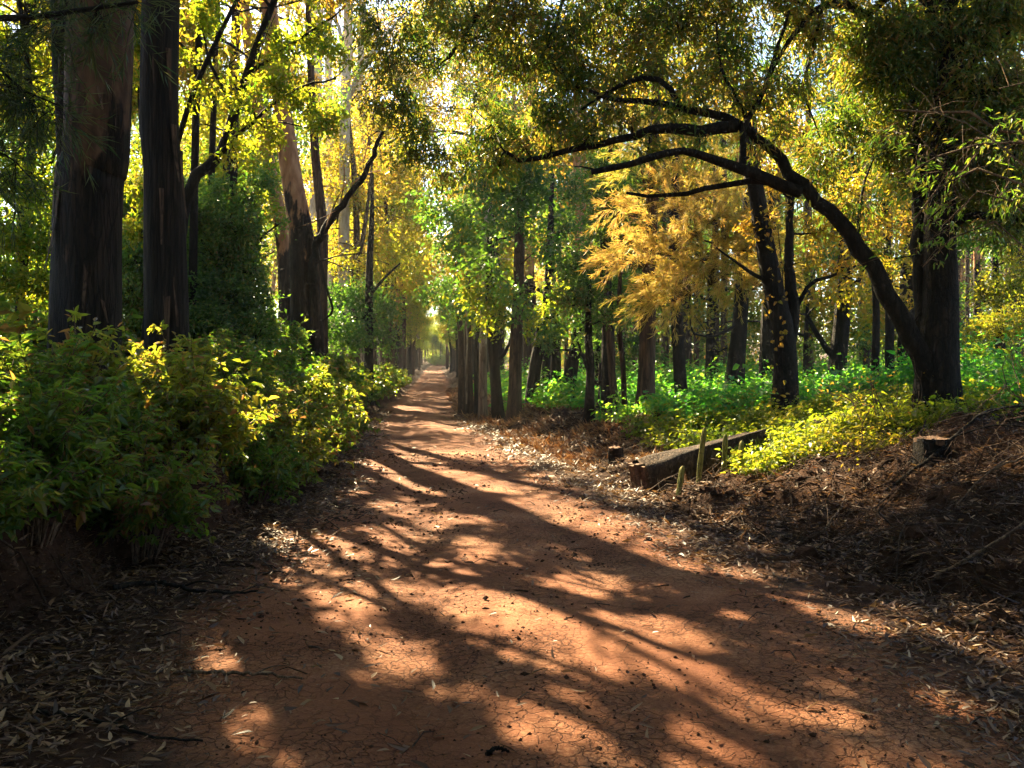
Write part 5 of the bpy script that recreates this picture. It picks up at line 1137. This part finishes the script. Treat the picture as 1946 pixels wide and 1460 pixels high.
for z, n, s in ((zone_all, 330000, 3), (zone_road, 750, 4)):
    P, D, Nn, Lr, Wd, v, bd = litter(n, s, z)
    nr = P[:, 1] < 9
    leaves(mb, P[nr], D[nr], Nn[nr], Lr[nr], Wd[nr], v[nr], False, .3, -.12, bd[nr])
    nr = ~nr
    leaves(mb, P[nr], D[nr], Nn[nr], Lr[nr], Wd[nr], v[nr], True, .3, -.12, bd[nr])
tag(mb.build('leaf_litter', LITTER, smooth=False), 'dry tan and brown fallen leaves drifted along both road edges', None, None, 'stuff')

def gravel(n):
    rng = np.random.default_rng(19); mb = MB()
    Y = 2.6 + 15 * rng.uniform(0, 1, n) ** 1.5; U = rng.uniform(-2.6, 3.2, n); k = fbm((road_x(Y) + U) * .9, Y * .9, 0, 66, 3) > -.1
    Y, U = Y[k], U[k]; n = len(Y); X = road_x(Y) + U
    r = np.exp(rng.normal(-4.9, .5, n)).clip(.003, .03) * np.clip(Y / 6, .8, 1.6)
    c = np.c_[X, Y, ground_z(X, Y) + .005 + r * .25]
    base = np.array([[1, 0, 0], [-1, 0, 0], [0, 1, 0], [0, -1, 0], [0, 0, .7], [0, 0, -.7]], float)
    V = c[:, None] + r[:, None, None] * base[None] * rng.uniform(.55, 1.3, (n, 6, 1)) + r[:, None, None] * rng.normal(0, .18, (n, 6, 3))
    f = np.array([[0, 2, 4], [2, 1, 4], [1, 3, 4], [3, 0, 4], [2, 0, 5], [1, 2, 5], [3, 1, 5], [0, 3, 5]])
    mb.add(V.reshape(-1, 3), (np.arange(n)[:, None, None] * 6 + f[None]).reshape(-1, 3))
    tag(mb.build('gravel', ground_mat(), smooth=False), 'small clods and pebbles on the red dirt', None, None, 'stuff')
gravel(9000)
def clods(n):
    rng = np.random.default_rng(23); mb = MB()
    Y = 4.0 + 16 * rng.uniform(0, 1, n) ** 1.4; right = rng.uniform(0, 1, n) < .7
    U = np.where(right, foot_r(Y) + rng.uniform(-.35, 2.6, n), -foot_l(Y) - rng.uniform(-.3, .55, n)); X = road_x(Y) + U
    r = np.exp(rng.normal(-3.5, .55, n)).clip(.012, .11)
    a = np.linspace(0, 2 * math.pi, 6, endpoint=False); base = [[0, 0, .8]]
    base += [[.75 * math.cos(t), .75 * math.sin(t), .5] for t in a] + [[math.cos(t + .5), math.sin(t + .5), -.1] for t in a]
    base = np.array(base); f = [[0, 1 + j, 1 + (j + 1) % 6] for j in range(6)]
    for j in range(6): f += [[1 + j, 7 + j, 1 + (j + 1) % 6], [1 + (j + 1) % 6, 7 + j, 7 + (j + 1) % 6]]
    c = np.c_[X, Y, ground_z(X, Y) - r * .1]
    V = c[:, None] + r[:, None, None] * (base[None] * rng.uniform(.7, 1.3, (n, 13, 1)) + rng.normal(0, .12, (n, 13, 3)))
    mb.add(V.reshape(-1, 3), (np.arange(n)[:, None, None] * 13 + np.array(f)[None]).reshape(-1, 3))
    tag(mb.build('soil_clods', bpy.data.materials['soil'], smooth=False), 'crumbled earth clods along the foot of both banks', None, None, 'stuff')
clods(3200)
def bark_strips(n):
    rng = np.random.default_rng(29); mb = MB()
    Y = 3.0 + 13 * rng.uniform(0, 1, n) ** 1.3; right = rng.uniform(0, 1, n) < .65
    U = np.where(right, edge_r(Y) + rng.uniform(.3, 4.5, n), -edge_l(Y) - rng.uniform(.2, 2.0, n)); X = road_x(Y) + U
    P = np.c_[X, Y, ground_z(X, Y) + .02]; a = rng.uniform(0, 6.28, n)
    L_ = rng.uniform(.08, .30, n)
    leaves(mb, P, np.c_[np.cos(a), np.sin(a), rng.normal(.05, .15, n)], np.array([0, 0, 1.0]) + rng.normal(0, .3, (n, 3)), L_, rng.uniform(.008, .02, n), rng.uniform(.0, .55, n), False, .4, -.06, rng.uniform(-.2, .2, n))
    tag(mb.build('bark_strips', LITTER, smooth=False), 'curled strips of shed bark lying in the litter', None, None, 'stuff')
bark_strips(420)
rg = np.random.default_rng(8)
mb = MB()
def strew(n, fU, fY, lmin, lmax, r, lift):
    Y = fY(n); U = fU(n, Y); X = road_x(Y) + U
    a = rg.uniform(0, 6.28, n); l = rg.uniform(lmin, lmax, n)
    A = np.c_[X, Y, ground_z(X, Y) + .01]
    dx, dy = np.cos(a) * l, np.sin(a) * l
    C_ = np.c_[X + dx, Y + dy, ground_z(X + dx, Y + dy) + lift * rg.uniform(0, 1, n) ** 2.5]
    M = (A + C_) / 2 + np.c_[rg.normal(0, .16, n) * l, rg.normal(0, .1, n) * l, rg.uniform(.0, .18, n) * l]
    M[:, 2] = np.maximum(M[:, 2], ground_z(M[:, 0], M[:, 1]) + .008)
    thin_tubes(mb, A, M, C_, r * np.exp(rg.normal(-.1, .5, n)))
strew(5200, lambda n, Y: foot_r(Y) + rg.uniform(-.2, 4.4, n), lambda n: 4.5 + 11 * rg.uniform(0, 1, n) ** 1.3, .12, .8, .0042, .30)
strew(900, lambda n, Y: -foot_l(Y) + rg.uniform(-.4, 1.2, n), lambda n: rg.uniform(3.3, 12, n), .1, .5, .004, .04)
strew(300, lambda n, Y: rg.uniform(-1.6, 2.4, n), lambda n: rg.uniform(3, 14, n), .05, .25, .003, .01)
tag(mb.build('brushwood', BARK_MID), 'tangle of dry twigs strewn over the right bank and road edges', None, None, 'stuff')

def straw(n, seed, fX):
    rng = np.random.default_rng(seed); mb = MB()
    X, Y = fX(rng, n); m = len(X)
    P = np.c_[X, Y, ground_z(X, Y)]
    D = unit(np.c_[rng.normal(-.3, .7, m), rng.normal(0, .7, m), rng.uniform(-.05, .6, m)])
    L = rng.uniform(.06, .24, m) * np.clip(np.sqrt(Y / 15), .7, 1.8)
    leaves(mb, P, D, rng.normal(size=(m, 3)), L, .006 * np.clip(np.sqrt(Y / 12), .8, 2), rng.uniform(0, 1, m), True, .1, .35)
    return mb
def zs(rng, n):
    Y = 8 + 50 * rng.uniform(0, 1, n) ** 1.5
    U = foot_r(Y) + rng.uniform(-.45, 1.9, n) * np.where(Y < 14, 1.6, 1.0)
    k = (fbm((road_x(Y) + U) * 1.2, Y * 1.2, 0, 55, 2) > -.25) & (rng.uniform(0, 1, n) < np.interp(Y, [8, 13, 17], [.03, .2, 1]))
    return (road_x(Y) + U)[k], Y[k]
tag(straw(52000, 6, zs).build('dry_grass', STRAW, smooth=False), 'collapsed reddish dry grass on the low bank along the right road edge', None, None, 'stuff')

# ------------------------------------------------------------------ single things on the banks
def squared_log():
    a, b_ = W(1222, 905, 12.0), W(1452, 832, 12.8)
    a[2] = float(ground_z(a[0], a[1])) - .02; b_[2] = float(ground_z(b_[0], b_[1])) - .06
    root = empty('squared_log', a, 'squared weathered log lying on the bank with its split end towards the road', 'log')
    d = unit(b_ - a); s = unit(np.cross(d, [0, 0, 1])); u = np.cross(s, d); Ln = np.linalg.norm(b_ - a)
    n = 36; prof = []
    for i in range(16):
        t = i / 16 * 2 * math.pi; c, sn = math.cos(t), math.sin(t)
        q = max(abs(c), abs(sn)); prof.append((c / q * .23 * (.86 if abs(c) > .7 and abs(sn) > .6 else 1), sn / q * .25 * (.9 if abs(c) > .7 and abs(sn) > .6 else 1) + .25))
    prof = np.array(prof)
    mb = MB(); rings = []
    for i in range(n):
        t = i / (n - 1) * Ln
        k = 1 + .11 * fbm(np.arange(16) * .9, t * .8, 0, 4, 3) + .05 * noise(np.arange(16) * 3.1, t * .25, 0, 9)
        rings.append(d * t + np.outer(prof[:, 0] * k, s) + np.outer(prof[:, 1] * k, u))
    V = np.array(rings); idx = np.arange(n - 1)[:, None] * 16; j = np.arange(16)[None]; j2 = (j + 1) % 16
    mb.add(V.reshape(-1, 3), np.stack([idx + j, idx + j2, idx + 16 + j2, idx + 16 + j], -1).reshape(-1, 4))
    mb.add(np.vstack([V[-1], V[-1].mean(0)]), np.stack([j[0], j2[0], np.full(16, 16)], -1))
    mb.build('log_body', WOOD_LOG, root)
    eb = MB()                                            # split, broken end grain: wedges of different lengths
    rng = np.random.default_rng(2)
    cols = np.linspace(-.215, .215, 5)
    for i in range(4):
        x0, x1 = cols[i] + .004, cols[i + 1] - .004; ln = rng.uniform(.02, .10); z0, z1 = .0, .46 + rng.uniform(-.02, .02)
        q = [s * x + u * z + d * y for y in (.05, -ln) for x, z in ((x0, z0), (x1, z0), (x1, z1), (x0, z1))]
        eb.add(q, [[4, 5, 6, 7], [0, 1, 5, 4], [1, 2, 6, 5], [2, 3, 7, 6], [3, 0, 4, 7]])
    eb.build('split_end', WOOD_CUT, root, smooth=False)
squared_log()

def stump(px, py, Y, r, h, label, lean=0.0, seed=0):
    X = (px - CX) / F * Y; z = float(ground_z(X, Y)) - .08
    root = empty('tree_stump', (X, Y, z), label, 'stump')
    rng = np.random.default_rng(seed); mb = MB(); n = 14; S = 22
    t = np.linspace(0, 1, n); P = np.c_[lean * t * h, np.zeros(n), t * (h + .08)]
    R = r * (1 + .35 * np.exp(-t * 5))
    tube(mb, P, R, S, .16, seed + 2)
    mb.build('trunk', BARK_DARK, root)
    cb = MB(); a = np.linspace(0, 2 * math.pi, S, endpoint=False)
    k = r * (.97 + .05 * rng.normal(size=S)); zt = h + .08 + .012 * rng.normal(size=S)
    V = [np.array([lean * h, 0, h + .085])]
    ring = np.c_[np.cos(a) * k + lean * h, np.sin(a) * k, zt]; ring2 = np.c_[np.cos(a) * k * .55 + lean * h, np.sin(a) * k * .55, h + .085 + .02 * rng.normal(size=S)]
    low = ring - np.array([0, 0, .05])
    V = np.vstack([V, ring2, ring, low]); j = np.arange(S); j2 = (j + 1) % S
    cb.add(V, np.stack([np.zeros(S, int), 1 + j, 1 + j2], -1)); cb.add(V, np.stack([1 + j, 1 + S + j, 1 + S + j2, 1 + j2], -1)); cb.add(V, np.stack([1 + S + j, 1 + 2 * S + j, 1 + 2 * S + j2, 1 + S + j2], -1))
    cb.build('cut_top', WOOD_CUT, root)
stump(1772, 860, 9.2, .17, .20, 'flat-topped stump in front of the arching tree, red-brown on top', 0, 3)
stump(1580, 840, 12.6, .25, .33, 'broad low stump half hidden by herbs and bare twigs', 0, 5)
stump(1172, 890, 14.2, .12, .30, 'small dark stump on the bank beside the end of the squared log', -.1, 7)

def cactus(px, Y, h, r, lean, label, seed):
    X = (px - CX) / F * Y; z = float(ground_z(X, Y)) - .05
    root = empty('columnar_cactus', (X, Y, z), label, 'cactus', 'cactus columns by the squared log')
    n = 26; S = 24; t = np.linspace(0, 1, n)
    P = np.c_[lean * h * t ** 1.3, .02 * np.sin(t * 3 + seed), t * (h + .05)]
    R = r * np.clip(np.sqrt(np.clip(1 - ((t - .86) / .14).clip(0) ** 2, 0, 1)), .05, 1) * (.8 + .2 * np.minimum(1, t * 4)) * (1 + .04 * np.sin(t * 17 + seed))
    a = np.linspace(0, 2 * math.pi, S, endpoint=False); rib = 1 + .14 * np.cos(a * 6)
    V = np.stack([P[:, 0:1] + R[:, None] * rib * np.cos(a), P[:, 1:2] + R[:, None] * rib * np.sin(a), np.repeat(P[:, 2:3], S, 1)], -1)
    i = np.arange(n - 1)[:, None] * S; j = np.arange(S)[None]; j2 = (j + 1) % S
    mb = MB(); mb.add(V.reshape(-1, 3), np.stack([i + j, i + j2, i + S + j2, i + S + j], -1).reshape(-1, 4)); mb.add(np.vstack([V[-1], P[-1:] + [0, 0, .004]]), np.stack([j[0], j2[0], np.full(S, S)], -1))
    mb.build('stem', CACTUS, root)
cactus(1328, 11.3, .78, .032, .10, 'tallest of the upright ribbed cactus columns before the squared log', 1)
cactus(1376, 11.8, .55, .032, .03, 'middle cactus column standing before the squared log', 2)
cactus(1402, 11.7, .50, .032, .12, 'cactus column furthest along the squared log, tilted slightly', 3)
cactus(1288, 10.9, .42, .032, .16, 'shortest leaning cactus column near the split end of the log', 4)

def branch(label, pts, r0, r1, forks=(), mat=WOOD_GREY, name='fallen_branch', seed=0, onground=True, cat='branch', group=None):
    rng = np.random.default_rng(seed)
    P = []
    for p in pts:
        X, Y = p[0], p[1]; P.append([X, Y, float(ground_z(X, Y)) + p[2]])
    P = np.array(P); mb = MB()
    q = resample(P, 26); q[1:-1] += rng.normal(0, r0 * .4, (24, 3))
    tube(mb, q, np.linspace(r0, r1, 26), 8, .15, seed, cap=True)
    for f, dx, dy, dz, r in forks:
        s = q[int(f * 25)]; e = s + np.array([dx, dy, dz]); m = (s + e) / 2 + np.array([0, 0, .1 * abs(dx)])
        w = resample([s, m, e], 10); tube(mb, w, np.linspace(r, r * .35, 10), 6, .1, seed + 1)
    o = mb.build(name, mat)
    return tag(o, label, cat, group)
def G(px, py):                                   # where a photo pixel meets the road plane
    Y = F * EYE / (py - HY); return ((px - CX) / F * Y, Y)
def gp(px, py, z=.02): x, y = G(px, py); return (x, y, z)
branch('dark crooked stick lying where the left litter meets the bank, forked', [gp(215, 1128, .05), gp(300, 1118, .04), gp(390, 1136, .05), gp(490, 1128, .03)], .022, .008, [(.25, .15, -.35, .0, .012), (.5, .3, -.1, .04, .01)], BARK_DARK, seed=1)
branch('thin stick across the litter at the road edge, second nearest the camera', [gp(330, 1282), gp(440, 1285), gp(510, 1290), gp(575, 1296)], .012, .006, [(.6, .18, .1, .02, .005)], WOOD_GREY, seed=2)
branch('curved pale twig near the left picture edge on the litter', [gp(30, 1250, .03), gp(70, 1222, .05), (G(110, 1220)[0], G(110, 1220)[1], .05), gp(140, 1222, .02)], .010, .005, (), WOOD_GREY, seed=3)
branch('long dark stick nearest the camera in the left litter', [gp(60, 1360), gp(180, 1376), gp(300, 1408), gp(385, 1414)], .011, .005, [(.5, .2, .12, .03, .005)], BARK_DARK, seed=4)
branch('pale broken root sticking out of the earth bank at the left edge', [(-3.9, 5.7, .30), (-3.75, 5.75, .18), (-3.58, 5.85, .02), (-3.45, 5.9, -.06)], .035, .022, (), WOOD_CUT, 'broken_root', 5, cat='root')
branch('short black stick alone on the road near the bottom edge', [gp(925, 1432, .015), gp(945, 1430, .025), gp(967, 1431, .012)], .011, .007, (), BARK_DARK, seed=6)
def rb(X, Y, z): return (X, Y, z)
branch('long dark branch slanting across the brush of the right bank below the stump', [rb(3.95, 8.9, .06), rb(4.5, 9.0, .16), rb(5.2, 9.3, .22), rb(5.9, 9.8, .3)], .022, .008, [(.45, .7, -.3, .12, .012), (.6, .9, .1, .05, .012), (.3, .3, .4, .2, .01)], BARK_DARK, seed=7)
branch('grey arched branch lying lower on the right bank brush', [rb(3.9, 7.6, .05), rb(4.4, 7.7, .22), rb(4.9, 7.6, .2), rb(5.3, 7.5, .1)], .011, .005, [(.4, .5, .3, .1, .008), (.6, .4, -.3, .0, .008)], WOOD_GREY, seed=8)
branch('pale forked stick on the sunlit litter of the right bank', [rb(2.75, 8.6, .05), rb(3.0, 8.4, .08), rb(3.25, 8.5, .12), rb(3.5, 8.9, .2)], .016, .007, [(.5, .12, .35, .15, .008)], WOOD_GREY, seed=9)
branch('pale bent stick on the litter before the squared log', [rb(2.05, 9.6, .03), rb(2.2, 9.3, .05), rb(2.4, 9.2, .03), rb(2.5, 9.0, .02)], .016, .008, [(.4, .05, .3, .1, .007)], WOOD_GREY, seed=10)
branch('thin pale stick at the edge of the road beyond the small stump', [gp(1108, 888, .03), gp(1122, 882, .06), gp(1150, 893, .03)], .018, .01, (), WOOD_CUT, seed=11)
branch('grey branch half buried in the darkest part of the right bank', [rb(3.2, 6.4, .04), rb(3.9, 6.6, .15), rb(4.5, 6.9, .15), rb(4.9, 7.3, .2)], .012, .005, [(.5, .6, -.2, .1, .01)], WOOD_GREY, seed=12)

def bare_bush(X, Y, h, label, seed, n0=7):
    z = float(ground_z(X, Y)); root = empty('bare_bush', (X, Y, z), label, 'bush')
    rng = np.random.default_rng(seed); mb = MB(); lm = MB(); tips = []
    def grow(p, d, l, r, lev):
        q = [p]
        for k in range(6):
            d = unit(d + rng.normal(0, .22, 3) + np.array([0, 0, .02 - .07 * (lev > 1)])); q.append(q[-1] + d * l / 6)
        q = np.array(q); tube(mb, q, np.linspace(r, r * .4, 7), 5, 0)
        if lev < 3:
            for k in range(3 if lev < 2 else 2):
                i = rng.integers(2, 7); grow(q[i], unit(d + rng.normal(0, .75, 3)), l * rng.uniform(.45, .75), r * .5, lev + 1)
        else: tips.append(q[-1])
    for k in range(n0):
        a = rng.uniform(0, 6.28); grow(np.array([rng.normal(0, .06), rng.normal(0, .06), -.06]), unit([math.cos(a) * .7, math.sin(a) * .7, rng.uniform(.5, 1.2)]), h * rng.uniform(.6, 1.0), .012, 0)
    mb.build('stems', WOOD_GREY, root)
    T = np.array(tips); k = rng.integers(0, len(T), 60)
    leaves(lm, T[k] + rng.normal(0, .03, (60, 3)), rng.normal(size=(60, 3)), rng.normal(size=(60, 3)) + [0, 0, .6], .06, .03, rng.uniform(.4, 1, 60))
    lm.build('foliage', LEAF_GOLD, root, smooth=False)
bare_bush(5.0, 11.4, 1.1, 'bare arching grey bush between the two larger stumps', 1)
bare_bush(4.35, 10.4, .75, 'small bare bush in the yellow herbs beside the flat-topped stump', 2, 5)
bare_bush(5.6, 8.8, .9, 'leafless scrubby bush in the dark brush at the right edge', 3)
bare_bush(6.6, 10.0, 1.2, 'leafless bush right of the arching tree foot', 4)

# sapling outside the right edge whose bare twigs with pale leaves reach in
def overhang():
    b = np.array([4.9, 5.6, float(ground_z(4.9, 5.6)) - .1])
    limbs, ends = [], []
    rng = np.random.default_rng(12)
    def L(pts, r): limbs.append((tuple(W(*p) for p in pts), r, r * .3))
    L([(2330, 330, 5.6), (2100, 260, 5.6), (1930, 255, 5.8), (1830, 215, 6), (1700, 208, 6.2)], .022)
    L([(2330, 420, 5.6), (2080, 300, 5.5), (1900, 270, 5.6), (1800, 290, 5.8), (1720, 330, 6)], .018)
    L([(2330, 480, 5.6), (2090, 380, 5.4), (1940, 310, 5.5), (1840, 240, 5.7), (1780, 215, 5.9)], .015)
    L([(2340, 560, 5.6), (2100, 450, 5.4), (1900, 330, 5.5), (1800, 345, 5.7), (1735, 420, 5.9)], .018)
    L([(2340, 600, 5.6), (2120, 520, 5.4), (1960, 400, 5.5), (1850, 360, 5.7), (1800, 420, 5.8)], .015)
    L([(2340, 640, 5.6), (2150, 600, 5.5), (1960, 480, 5.6), (1880, 420, 5.8), (1790, 470, 6), (1750, 505, 6)], .014)
    L([(2340, 400, 5.6), (2150, 200, 5.5), (1990, 150, 5.6), (1900, 170, 5.8)], .014)
    def ex(rng, tm, cm, base):
        for (px, py, Y, n) in ((1680, 260, 6.1, 40), (1640, 275, 6.2, 30), (1730, 300, 6, 50), (1700, 330, 6, 50), (1760, 350, 6, 30), (1740, 480, 6, 45), (1710, 350, 6, 30), (1790, 400, 5.9, 45), (1850, 450, 5.8, 40), (1900, 300, 5.7, 60),
                               (1920, 380, 5.6, 60), (1860, 260, 5.8, 40), (1760, 450, 6, 40), (1930, 230, 5.7, 60), (1800, 330, 5.9, 30), (1880, 370, 5.7, 40)):
            c = W(px, py, Y) - base
            nt = 5; T = c + rng.normal(0, .13, (nt, 3)); A = c + rng.normal(0, .05, (nt, 3)) + np.array([.12, 0, .04])
            thin_tubes(tm, A, (A + T) / 2 + np.array([0, 0, .02]), T, .003)
            k = rng.integers(0, nt, n); P_ = A[k] + (T - A)[k] * rng.uniform(.2, 1.1, n)[:, None] + rng.normal(0, .015, (n, 3))
            D_ = unit((T - A)[k] * 4 + rng.normal(0, .5, (n, 3)) + np.array([0, 0, -.25]))
            sc = rng.uniform(.6, 1.2, n)
            leaves(cm, P_, D_, rng.normal(0, .5, (n, 3)) + np.array([0, -.2, 1]), .055 * sc, .017 * sc, rng.uniform(.2, 1, n))
        # twigs tying each spray to the limbs
        for l, _, _ in limbs:
            q = resample(l, 30) - base
            i = rng.integers(8, 30, 26); d = unit(rng.normal(0, 1, (26, 3)) + np.array([-.8, 0, -.1])); ln = rng.uniform(.08, .38, 26)[:, None]
            thin_tubes(tm, q[i], q[i] + d * ln * .5 + np.array([0, 0, .03]), q[i] + d * ln, .003)
    make_tree('overhanging_sapling', 'bare grey twigs with few pale leaves reaching in at the right edge', 'sapling', b, [b, b + [0, 0, 1.2], b + [.15, 0, 2.6]], [.06, .05, .02], WOOD_GREY, LEAF_BUSH, limbs, (), 'gum', 8, .05, .4, seed=90, extra=ex)
overhang()

# ------------------------------------------------------------------ the air
def haze():
    m, nt, out, N, L = new_mat('haze')
    v = N('ShaderNodeVolumePrincipled'); v.inputs['Color'].default_value = (.95, .93, .85, 1); v.inputs['Density'].default_value = .00045; v.inputs['Anisotropy'].default_value = .3
    L(v.outputs[0], out.inputs['Volume'])
    mb = MB(); x0, x1, y0, y1, z0, z1 = -120, 120, -40, 420, -3, 45
    V = [(x, y, z) for z in (z0, z1) for x, y in ((x0, y0), (x1, y0), (x1, y1), (x0, y1))]
    mb.add(V, [[3, 2, 1, 0], [4, 5, 6, 7], [0, 1, 5, 4], [1, 2, 6, 5], [2, 3, 7, 6], [3, 0, 4, 7]])
    tag(mb.build('haze', m, smooth=False), 'thin warm haze filling the forest air', None, None, 'stuff')
HAZE = True
if HAZE: haze()
